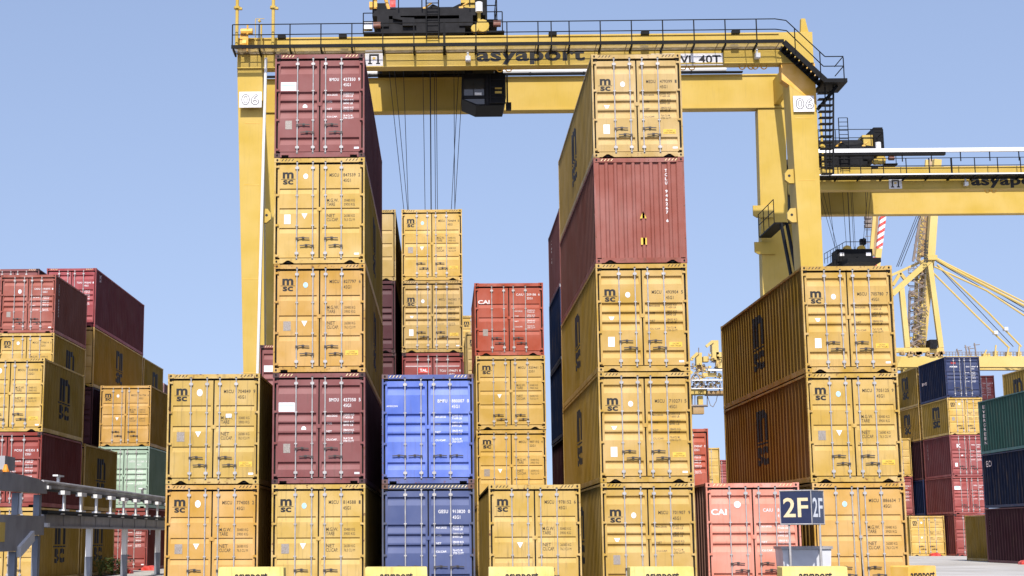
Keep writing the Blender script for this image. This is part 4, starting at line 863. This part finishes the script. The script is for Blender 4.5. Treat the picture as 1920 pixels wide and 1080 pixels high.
# ================================================================ power rail on the left
RX = -12.0
def rail():
    R_ = empty('busbar_rail', (RX, 58, 0), 'grey steel power rail on posts with white insulators, left of the stacks', 'power rail')
    def B(b, n, m_, par=R_):
        b.v = [(x - RX, y - 58, z) for x, y, z in b.v]; return b.build(n, m_, par)
    lw = B(MB().box(RX - .04, RX + .04, 46.1, 76, 1.90, 2.24).box(RX - .12, RX + .12, 46.0, 76, 1.84, 1.90), 'lower_beam', M['grey'])
    b = MB()
    for i in range(13): b.box(RX + .041, RX + .06, 46.3 + 2.25 * i, 46.34 + 2.25 * i, 1.9, 2.24)
    B(b, 'beam_rib', M['grey'], lw)
    B(MB().box(RX - .16, RX + .16, 46.1, 76, 2.27, 2.36).box(RX - .02, RX + .14, 46.1, 76, 2.243, 2.268), 'lower_conductor', M['cblk'])
    B(MB().box(RX - .10, RX + .10, 46.1, 76, 3.03, 3.13).tube((RX + .1, 45.6, 3.19), (RX + .1, 76, 3.19), .055, 8), 'upper_conductor', M['grey'])
    B(MB().box(RX + .0, RX + .14, 46.1, 76, 2.93, 3.0), 'conductor_bar', M['cblk'])
    k = 0
    y = 47.9
    while y < 75:
        q = MB().box(RX + .17, RX + .23, y - .1, y + .1, 2.40, 2.86).box(RX + .10, RX + .30, y - .36, y + .36, 2.86, 2.98).box(RX + .12, RX + .30, y - .3, y + .3, 2.36, 2.41).box(RX + .13, RX + .2, y - .17, y + .17, 2.25, 2.29)
        B(q, 'insulator_bracket', M['pipe'])
        if k in (0, 6): B(MB().box(RX - .04, RX + .04, y - .06, y + .06, 3.2, 3.42).box(RX - .08, RX + .08, y - .4, y + .4, 3.42, 3.47), 'tee_support', M['pipe'])
        y += 2.25; k += 1
    for y in (52.35, 58.2, 65.0, 72):
        b = MB(); b.box(RX - .09, RX + .09, y - .13, y + .13, .9, 1.84); B(b, 'post', M['pipe'])
        b = MB(); b.box(RX - .10, RX + .10, y - .14, y + .14, .03, .9); b.box(RX - .2, RX + .2, y - .3, y + .3, 0, .03); B(b, 'post_foot', M['bluegrey'])
    # end frame nearer the camera
    E_ = empty('rail_end_frame', (RX, 43.6, 0), 'grey steel frame carrying the end of the power rail at the left edge', 'steel frame')
    def E(b, n, m_, par=E_):
        b.v = [(x - RX, y - 43.6, z) for x, y, z in b.v]; return b.build(n, m_, par)
    E(MB().prism([(38.0, 2.95), (38.0, 3.42), (45.0, 3.25), (46.0, 3.12), (46.0, 2.84), (38.0, 2.80)], RX - .15, RX + .15, 'x'), 'upper_beam', M['grey'])
    E(MB().prism([(38.0, 2.16), (45.9, 2.18), (45.9, 1.62), (44.4, 1.62), (43.0, 1.18), (38.0, 1.18)], RX - .12, RX + .12, 'x'), 'gusset_plate', M['grey'])
    E(MB().beam((RX + .15, 44.5, 1.60), (RX + .15, 43.1, 1.16), .14, .30), 'diagonal_brace', M['pipe'])
    for y, z0, z1 in ((43.1, 0, 1.17), (45.5, 0, 1.61), (43.2, 2.18, 2.79), (45.5, 2.18, 2.80)):
        E(MB().box(RX - .09, RX + .09, y - .13, y + .13, z0, z1), 'post', M['bluegrey'])
    E(MB().tube((RX + .12, 43.2, 2.2), (RX + .12, 43.2, 2.78), .05, 8), 'cable_pipe', M['pipe'])
    E(MB().box(RX - .1, RX + .1, 41.6, 42.6, 3.38, 3.75), 'control_box', M['grey'])
    E(MB().box(RX - .02, RX + .22, 45.9, 46.2, 1.86, 1.98).box(RX - .02, RX + .22, 45.9, 46.2, 2.98, 3.08), 'end_cap', M['pipe'])
    E(MB().tube((RX + .2, 41.35, 3.3), (RX + .2, 41.35, 3.36), .1, 10).tube((RX + .2, 41.35, 3.36), (RX + .2, 41.35, 3.5), .08, 10, .04), 'beacon', M['amber'])
    E(MB().box(RX + .125, RX + .135, 41.0, 41.75, 1.44, 1.96), 'warning_plate', M['caution'])
rail()

# ================================================================ blocks, sign and bin in the foreground
def block(x0, x1, Y, ztop, label, m_='byel', rz=0):
    w_ = x1 - x0; r = empty('yard_block', ((x0 + x1) / 2, Y, 0), label, 'barrier block', 'yellow barrier blocks in front of the stacks', rz)
    b = MB(); h = w_ / 2; z = ztop
    b.prism([(-h, 0), (h, 0), (h, .12), (h - .02, z - .02), (h - .04, z), (-h + .04, z), (-h + .02, z - .02), (-h, .12)], 0, .55); b.build('body', M[m_], r)
    b = MB()
    for x in (-h * .7, h * .7 - .2): b.box(x, x + .2, -.012, -.001, .0, .14)
    b.build('fork_slot', M['gap'], r)
    letters('block_lettering', 'asyaport', (-.37, 0, z - .36), (1, 0, 0), (0, 0, 1), .76, .235, M['black'], r, .03)
    return r
for n_, (a, b_, t) in enumerate(((408, 533, 'between the leftmost stack and the tall stack'), (683, 802, 'in front of the dark blue container'), (915, 1040, 'in front of the lone yellow container'), (1180, 1302, 'in front of the tall stack right of the gap'), (1465, 1590, 'below the dark blue sign'))):
    block(at(a, 1064, 36).x, at(b_, 1064, 36).x, 36, .855 - .008 * n_, 'yellow block with black lettering ' + t)
block(at(1694, 1064, 36).x, at(1760, 1064, 36).x + .1, 36.1, .83, 'orange-yellow block at the right end of the row, before the pale ground', 'borg', .5)

def sign():
    c = at(1524, 950, 37.6); s = .80; th = math.radians(35)
    r = empty('block_sign', (c.x, 37.75, 0), 'dark blue two-sided sign reading 2F on two thin poles', 'sign')
    # local frame: cube rotated by 35 degrees, its near corner at the origin
    u = Vector((-math.cos(th), math.sin(th), 0)); v = Vector((math.sin(th), math.cos(th), 0)); z0, z1 = 1.80, 2.61
    P = [Vector((0, 0, 0)), u * s, u * s + v * s, v * s]
    b = MB(); b.prism([(p.x, p.y) for p in P], z0, z1, 'z'); bx_ = b.build('panel_box', M['navyp'], r)
    b = MB()
    for z in (z0, z1):
        for p, q in zip(P, P[1:] + P[:1]): b.tube(p + Vector((0, 0, z)), q + Vector((0, 0, z)), .018, 6)
    for p in P: b.tube(p + Vector((0, 0, z0)), p + Vector((0, 0, z1)), .012, 6)
    b.build('panel_frame', M['galv'], bx_)
    letters('sign_lettering', '2F', u * (s * .90) + Vector((0, 0, z0 + .17)), -u, (0, 0, 1), s * .80, .47, M['cream'], bx_, .015)
    letters('sign_lettering', '2F', v * (s * .10) + Vector((0, 0, z0 + .17)), v, (0, 0, 1), s * .80, .47, M['sticker'], bx_, .015)
    for p in (u * (s * .72) + Vector((0, .05, 0)), v * (s * .60) + Vector((0, 0, 0))):
        MB().tube((p.x, p.y, .0), (p.x, p.y, z0), .028, 8).build('pole', M['galv'], r)
sign()
def bin_():
    a, b_ = at(1480, 1040, 38.2).x, at(1574, 1040, 38.2).x; w_ = b_ - a
    r = empty('utility_bin', ((a + b_) / 2, 39.0, 0), 'light grey plastic bin with a dark rim under the 2F sign', 'bin'); h = w_ / 2; z = 1.24
    b = MB(); b.add([(-h + .06, 0, 0), (h - .06, 0, 0), (h, -.03, z), (-h, -.03, z), (-h + .06, .8, 0), (h - .06, .8, 0), (h, .83, z), (-h, .83, z)], [(0, 1, 2, 3), (5, 4, 7, 6), (0, 3, 7, 4), (1, 5, 6, 2), (0, 4, 5, 1), (3, 2, 6, 7)]); b.build('body', M['binp'], r)
    b = MB(); b.box(-h - .03, h + .03, -.07, .87, z - .05, z + .02); b.build('rim', M['grey'], r)
    for x in (-h * .72, h * .52): MB().box(x - .015, x + .015, -.055, -.032, .3, z - .05).build('rib', M['bluegrey'], r)
bin_()

# ================================================================ ground furniture
for x, Y, t in ((34.4, 109.6, 'by the small single yellow container'), (31.0, 85.0, 'by the single yellow container on its side'), (29.35, 79.0, 'by the dark maroon container at the right edge'), (-16.6, 72.4, 'left of the pale dark red container base'), (-13.75, 72.5, 'right corner of the dark red ground container'), (-13.7, 66.6, 'beside the weeds')):
    r = empty('corner_marker', (x, Y, 0), 'small red corner block on the ground ' + t, 'marker', 'red corner markers on the ground')
    MB().prism([(-.35, 0), (.35, 0), (.30, .16), (.12, .24), (-.2, .2), (-.33, .12)], -.25, .25).build('marker_block', M['red'], r)
rw = random.Random(5)
for i, (Y, t) in enumerate(((62.2, 'left'), (64.3, 'middle'), (66.0, 'right'))):
    r = empty('weed', (-13.75, Y, 0), 'green weed at the container foot behind the rail, %s one' % t, 'weed', 'weeds at the foot of the containers')
    b = MB()
    for k in range(150):
        a = rw.uniform(0, 6.28); ln = rw.uniform(.15, .6); zz = rw.uniform(.05, .75) * (1 - .15 * i); d = Vector((math.cos(a), math.sin(a), 0)); p = d * rw.uniform(0, .35) + Vector((0, rw.uniform(-.3, .3), zz))
        q = p + d * .16 + Vector((0, 0, rw.uniform(-.04, .12))); s_ = Vector((-d.y, d.x, .3)) * .035
        b.add([p - s_, p + s_, q], [(0, 1, 2)])
    b.build('leaves', M['leaf'], r)
    b = MB()
    for k in range(6): b.tube((0, rw.uniform(-.2, .2), 0), (rw.uniform(-.2, .2), rw.uniform(-.3, .3), .6), .012, 4)
    b.build('stem', M['leaf'], r)

# ================================================================ quay cranes far behind
def sts():
    Y = 250.
    o = at(1720, 655, Y); root = empty('quay_crane', (o.x, Y, 0), 'distant yellow quay crane with stays and long boom on the right', 'quay crane', 'quay cranes beyond the yard')
    class SB(MB):
        def build(s, n, m_, par=root): s.v = [(x - o.x, y - Y, z) for x, y, z in s.v]; return MB.build(s, n, m_, par)
    p = lambda x, y, dy=0: at(x, y, Y + dy)
    def bm_(n, m_, segs, w_=.7, h_=None, par=root):
        b = SB()
        for s in segs:
            a, c = s[0], s[1]; dy = s[2] if len(s) > 2 else 0; b.beam(p(*a, dy), p(*c, dy), w_, h_ or w_)
        return b.build(n, m_, par)
    bm_('boom', M['sts'], [((1560, 679), (2400, 679))], 1.6, 1.75)
    bm_('boom', M['sts'], [((1600, 686), (2400, 686), 9)], 1.4, 1.5)
    bm_('portal_beam', M['sts'], [((1600, 657), (1768, 657))], 1.0, .75)
    bm_('mast_leg', M['sts'], [((1742, 488), (1764, 652))], .8, .7)
    bm_('mast_leg', M['sts'], [((1757, 300), (1744, 488))], 1.2)
    bm_('mast_leg', M['sts'], [((1744, 490), (1728, 652), 2)], 1.1)
    bm_('mast_leg', M['sts'], [((1690, 540), (1701, 652))], .8)
    bm_('mast_brace', M['sts'], [((1742, 489), (1672, 552))], .85)
    bm_('mast_brace', M['sts'], [((1742, 484), (1672, 516), 3)], .4)
    bm_('mast_brace', M['sts'], [((1674, 535), (1688, 512), 3), ((1688, 512), (1700, 528), 3)], .5)
    bm_('apex_head', M['sts'], [((1735, 484), (1755, 484))], 1.5, .8)
    # service tower: columns, landings, stairs
    bm_('tower_column', M['stsd'], [((1748, 300), (1728, 480), 4), ((1733, 490), (1726, 655), 4)], 1.1)
    bm_('tower_column', M['sts'], [((1738, 300), (1722, 490), 2), ((1719, 505), (1715, 655), 2)], .5)
    bm_('tower_column', M['stsg'], [((1725, 410), (1712, 490), 1), ((1706, 545), (1703, 655), 1)], .35)
    b = SB(); rr = random.Random(2)
    for i in range(12):
        y = 512 + i * 12; x0, x1 = 1703 + (i % 2) * 3, 1736
        b.beam(p(x0, y, 1), p(x1, y + 1, 1), .12, .18); b.beam(p(x0 + 2 if i % 2 else x1 - 4, y, 0), p(x1 - 6 if i % 2 else x0 + 4, y + 12, 0), .14, .18)
        b.tube(p(x1, y, 0), p(x1, y - 9, 0), .05, 4); b.tube(p(x0, y, 0), p(x0, y - 9, 0), .05, 4); b.tube(p(x0, y - 9, 0), p(x1, y - 8, 0), .05, 4)
    for i in range(8):
        y = 405 + i * 11; x0 = 1722 - i * 1.5; b.beam(p(x0, y, 1), p(x0 + 18, y, 1), .1, .14); b.beam(p(x0 + 2, y, 1), p(x0 + 14, y + 11, 1), .1, .12)
    for i in range(60):
        y = rr.uniform(500, 655); x = rr.uniform(1703, 1736); b.beam(p(x, y, 1), p(x + rr.uniform(-6, 6), y + rr.uniform(-7, 7), 1), .12)
    for i in range(24):
        y = rr.uniform(400, 495); x = 1724 - (y - 400) * .12 + rr.uniform(-3, 14); b.beam(p(x, y, 1), p(x + rr.uniform(-5, 5), y + rr.uniform(-6, 6), 1), .12)
    b.build('service_stair', M['stsg'])
    b = SB()
    for x, y, w_, h_ in ((1712, 545, 8, 9), (1720, 575, 7, 12), (1716, 610, 9, 10), (1722, 635, 8, 12), (1710, 640, 7, 8), (1728, 520, 6, 9)):
        a = p(x, y + h_); c = p(x + w_, y); b.box(a.x, c.x, Y + 1, Y + 2, a.z, c.z)
    b.build('switch_box', M['stsd'])
    b = SB(); a = p(1741, 655); c = p(1753, 638); b.box(a.x, c.x, Y - 1, Y + 2, a.z, c.z); b.build('winch_house', M['cdark'])
    b = SB()
    for i in range(16):
        y = rr.uniform(505, 652); x = rr.uniform(1705, 1733); b.beam(p(x, y, .5), p(x + rr.uniform(-3, 3), y + rr.uniform(3, 9), .5), .25)
    b.build('tower_fittings', M['sts'])
    # stays
    for q, wd in ((((1752, 484), (1778, 500), (2000, 614)), .45), (((1752, 482), (1778, 496), (2000, 606)), .3), (((1752, 500), (1850, 545), (1930, 598)), .3), (((1757, 496), (1855, 588), (1915, 650)), .3), (((1750, 512), (1830, 592), (1893, 653)), .3)):
        for a_, c_ in zip(q, q[1:]): pass
        b = SB(); b.path([p(*t_) for t_ in q], wd / 2, 6); b.build('stay', M['sts'])
    for q in (((1752, 481), (1980, 612)), ((1755, 490), (1990, 625)), ((1757, 498), (1900, 650))):
        b = SB(); b.path([p(*t_) for t_ in q], .06, 4); b.build('stay_rope', M['rope'])
    for x, y in ((1866, 624), (1885, 617)):
        b = SB(); a = p(x - 3, y + 3); c = p(x + 3, y - 3); b.box(a.x, c.x, Y - .5, Y + .5, a.z, c.z); b.build('stay_marker', M['white'])
    # deck clutter along the boom
    b = SB(); x = 1768
    while x < 2100:
        b.tube(p(x, 669), p(x, 660), .05, 4); x += 6
    for y in (660, 664): b.tube(p(1768, y), p(2100, y), .045, 4)
    b.build('boom_railing', M['stsg'])
    b = SB()
    for x, y0 in ((1798, 654), (1814, 647), (1831, 643), (1820, 650)): b.tube(p(x, 669), p(x - 4, y0), .12, 5); b.tube(p(x - 6, y0 + 4), p(x + 6, y0 + 3), .06, 4)
    b.build('boom_post', M['stsg'])
    for x, w_, h_ in ((1850, 12, 13), (1868, 5, 22), (1892, 8, 18), (1912, 5, 20)):
        a = p(x - w_ / 2, 669); c = p(x + w_ / 2, 669 - h_); b = SB(); b.box(a.x, c.x, Y, Y + 1, a.z, (a.z + c.z) / 2); b.beam((a.x, Y, a.z), ((a.x + c.x) / 2, Y, c.z), .2); b.build('rope_saddle', M['sts'])
    b = SB()
    for i in range(26):
        x = rr.uniform(1684, 1765); y = rr.uniform(661, 667); a = p(x, y + 3); c = p(x + rr.uniform(3, 7), y - 2); b.box(a.x, c.x, Y - 1, Y, a.z, c.z)
    b.build('trolley_gear', M['stsd'])
    # lower portal, out of sight behind the stacks
    bm_('portal_leg', M['sts'], [((1610, 690), (1612, 1006))], 1.6); bm_('portal_leg', M['sts'], [((1700, 690), (1702, 1006), 9)], 1.6); bm_('portal_leg', M['sts'], [((1764, 690), (1766, 1006))], 1.6)
    for i, ch in enumerate('asyaport'):
        a = p(1738 + .0 * i, 494 - i * 5.4, -.7); letters('crane_lettering', ch, (a.x - o.x, -.7 - .62, a.z), (0.12, 0, 1), (-1, 0, .12), .42, .75, M['black'], root, .03)
    # red and white banded boom with its own yellow post, a second crane
    Y2 = 230.; o2 = at(1640, 660, Y2); r2 = empty('quay_crane', (o2.x, Y2, 0), 'distant crane leg with red and white bands under the far gantry girder', 'quay crane', 'quay cranes beyond the yard')
    def S2(b, n, m_): b.v = [(x - o2.x, y - Y2, z) for x, y, z in b.v]; return b.build(n, m_, r2)
    q = lambda x, y, dy=0: at(x, y, Y2 + dy)
    A, Bq = q(1660, 370), q(1648, 466); d = Bq - A
    S2(MB().beam(A, Bq, .82, .7), 'banded_leg', M['white'])
    b = MB(); n_ = 7
    for i in range(n_):
        t = (i + .35) / n_; c = A + d * t; dv = d / n_ * .22; pts = []
        vs = [c + Vector((-.43, -.40, 0)) + dv * 1.6, c + Vector((.43, -.40, 0)) - dv * .8, c + Vector((.43, -.40, 0)) + dv * 1.2, c + Vector((-.43, -.40, 0)) + dv * 3.6]
        b.add(vs + [v_ + Vector((0, .8, 0)) for v_ in vs], [(0, 1, 2, 3), (7, 6, 5, 4), (0, 4, 5, 1), (1, 5, 6, 2), (2, 6, 7, 3), (3, 7, 4, 0)])
    S2(b, 'red_band', M['red'])
    S2(MB().beam(q(1648, 466), q(1620, 700), .85, .7), 'lower_leg', M['sts'])
    S2(MB().beam(q(1642, 370, 1), q(1633, 480, 1), .5), 'side_post', M['sts']); S2(MB().beam(q(1646, 370, 2), q(1638, 480, 2), .5), 'side_post', M['stsd'])
    b = MB()
    for i in range(8): y = 395 + i * 12; b.beam(q(1622 + i * .0, y, 1), q(1640, y, 1), .08)
    for y in (420, 428, 436): b.box(q(1624, y).x, q(1636, y).x, Y2, Y2 + 1, q(0, y + 3).z, q(0, y - 3).z)
    S2(b, 'landing', M['stsg'])
    b = MB()
    for x0, x1 in ((1726, 1681), (1730, 1684), (1734, 1689)): b.tube(q(x0, 385), q(x1, 500), .05, 4)
    S2(b, 'boom_rope', M['rope'])
    S2(MB().beam(q(1620, 700), q(1618, 1005), 1.2), 'lower_leg', M['sts'])
    # third: machinery seen in the gap right of the tall stack
    Y3 = 330.; o3 = at(1320, 700, Y3); r3 = empty('quay_crane', (o3.x, Y3, 0), 'distant quay crane machinery in the gap between the two right stacks', 'quay crane', 'quay cranes beyond the yard')
    def S3(b, n, m_): b.v = [(x - o3.x, y - Y3, z) for x, y, z in b.v]; return b.build(n, m_, r3)
    g = lambda x, y, dy=0: at(x, y, Y3 + dy)
    def bx3(b, x0, y0, x1, y1, d0=0, d1=2):
        a, c = g(x0, y1), g(x1, y0); b.box(a.x, c.x, Y3 + d0, Y3 + d1, a.z, c.z)
    b = MB(); bx3(b, 1280, 728, 1326, 740); bx3(b, 1316, 700, 1342, 707, -1, 0); bx3(b, 1336, 638, 1347, 672); bx3(b, 1319, 668, 1329, 678); bx3(b, 1306, 661, 1316, 684, 0, 2); bx3(b, 1344, 660, 1375, 690); bx3(b, 1310, 742, 1318, 762)
    for a_, c_ in (((1336, 640), (1324, 650)), ((1308, 662), (1297, 672)), ((1297, 672), (1297, 676)), ((1285, 690), (1298, 700))): b.beam(g(*a_), g(*c_), .6)
    S3(b, 'machinery_house', M['sts'])
    b = MB(); bx3(b, 1300, 762, 1320, 776); bx3(b, 1324, 732, 1380, 741); bx3(b, 1309, 684, 1324, 695, 1, 3); S3(b, 'trolley_cab', M['stsd'])
    b = MB(); bx3(b, 1294, 713, 1380, 715.5, -2, -1); bx3(b, 1325, 694, 1380, 697, -2, -1); bx3(b, 1294, 729, 1380, 731, -2, -1)
    S3(b, 'walkway', M['pipe'])
    b = MB(); rr = random.Random(9)
    for i in range(130):
        x = rr.uniform(1296, 1352); y = rr.choice([rr.uniform(672, 730), rr.uniform(690, 728)]); w_ = rr.uniform(1, 4.5); h_ = rr.uniform(.8, 4); k = rr.uniform(-1, 2)
        if x < 1318 and y < 680: continue
        bx3(b, x, y, x + w_, y + h_, k, k + .6)
    for i in range(16): x = 1297 + i * 4; b.beam(g(x, 715, -1.5), g(x + (4 if i % 2 else -4), 730, -1.5), .12)
    for x, y0, y1 in ((1310, 652, 666), (1332, 640, 660), (1303, 741, 764), (1298, 741, 762), (1326, 741, 762)): b.tube(g(x, y0), g(x, y1), .1, 4)
    b.path([g(1296, 761), g(1327, 761)], .25, 5); b.path([g(1326, 741), g(1332, 760), g(1337, 763), g(1343, 752), g(1345, 741)], .07, 4)
    S3(b, 'walkway_steelwork', M['stsg'])
    b = MB()
    for i in range(70):
        x = rr.uniform(1300, 1350); y = rr.uniform(664 if x > 1318 else 684, 728); bx3(b, x, y, x + rr.uniform(1, 5), y + rr.uniform(1, 4), -.8, 0)
    S3(b, 'machinery_plates', M['sts'])
    b = MB()
    for i in range(26):
        x = rr.uniform(1298, 1350); y = rr.uniform(668 if x > 1318 else 686, 728); b.beam(g(x, y, -1), g(x + rr.uniform(-7, 7), y + rr.uniform(-9, 9), -1), .14)
    S3(b, 'machinery_braces', M['stsd'])
    b = MB(); b.beam(g(1290, 741, 3), g(1290, 1004, 3), 1.5); b.beam(g(1372, 741, 3), g(1372, 1004, 3), 1.5); bx3(b, 1240, 741, 1290, 752); S3(b, 'portal_leg', M['sts'])
sts()
print('objects', len(bpy.data.objects))
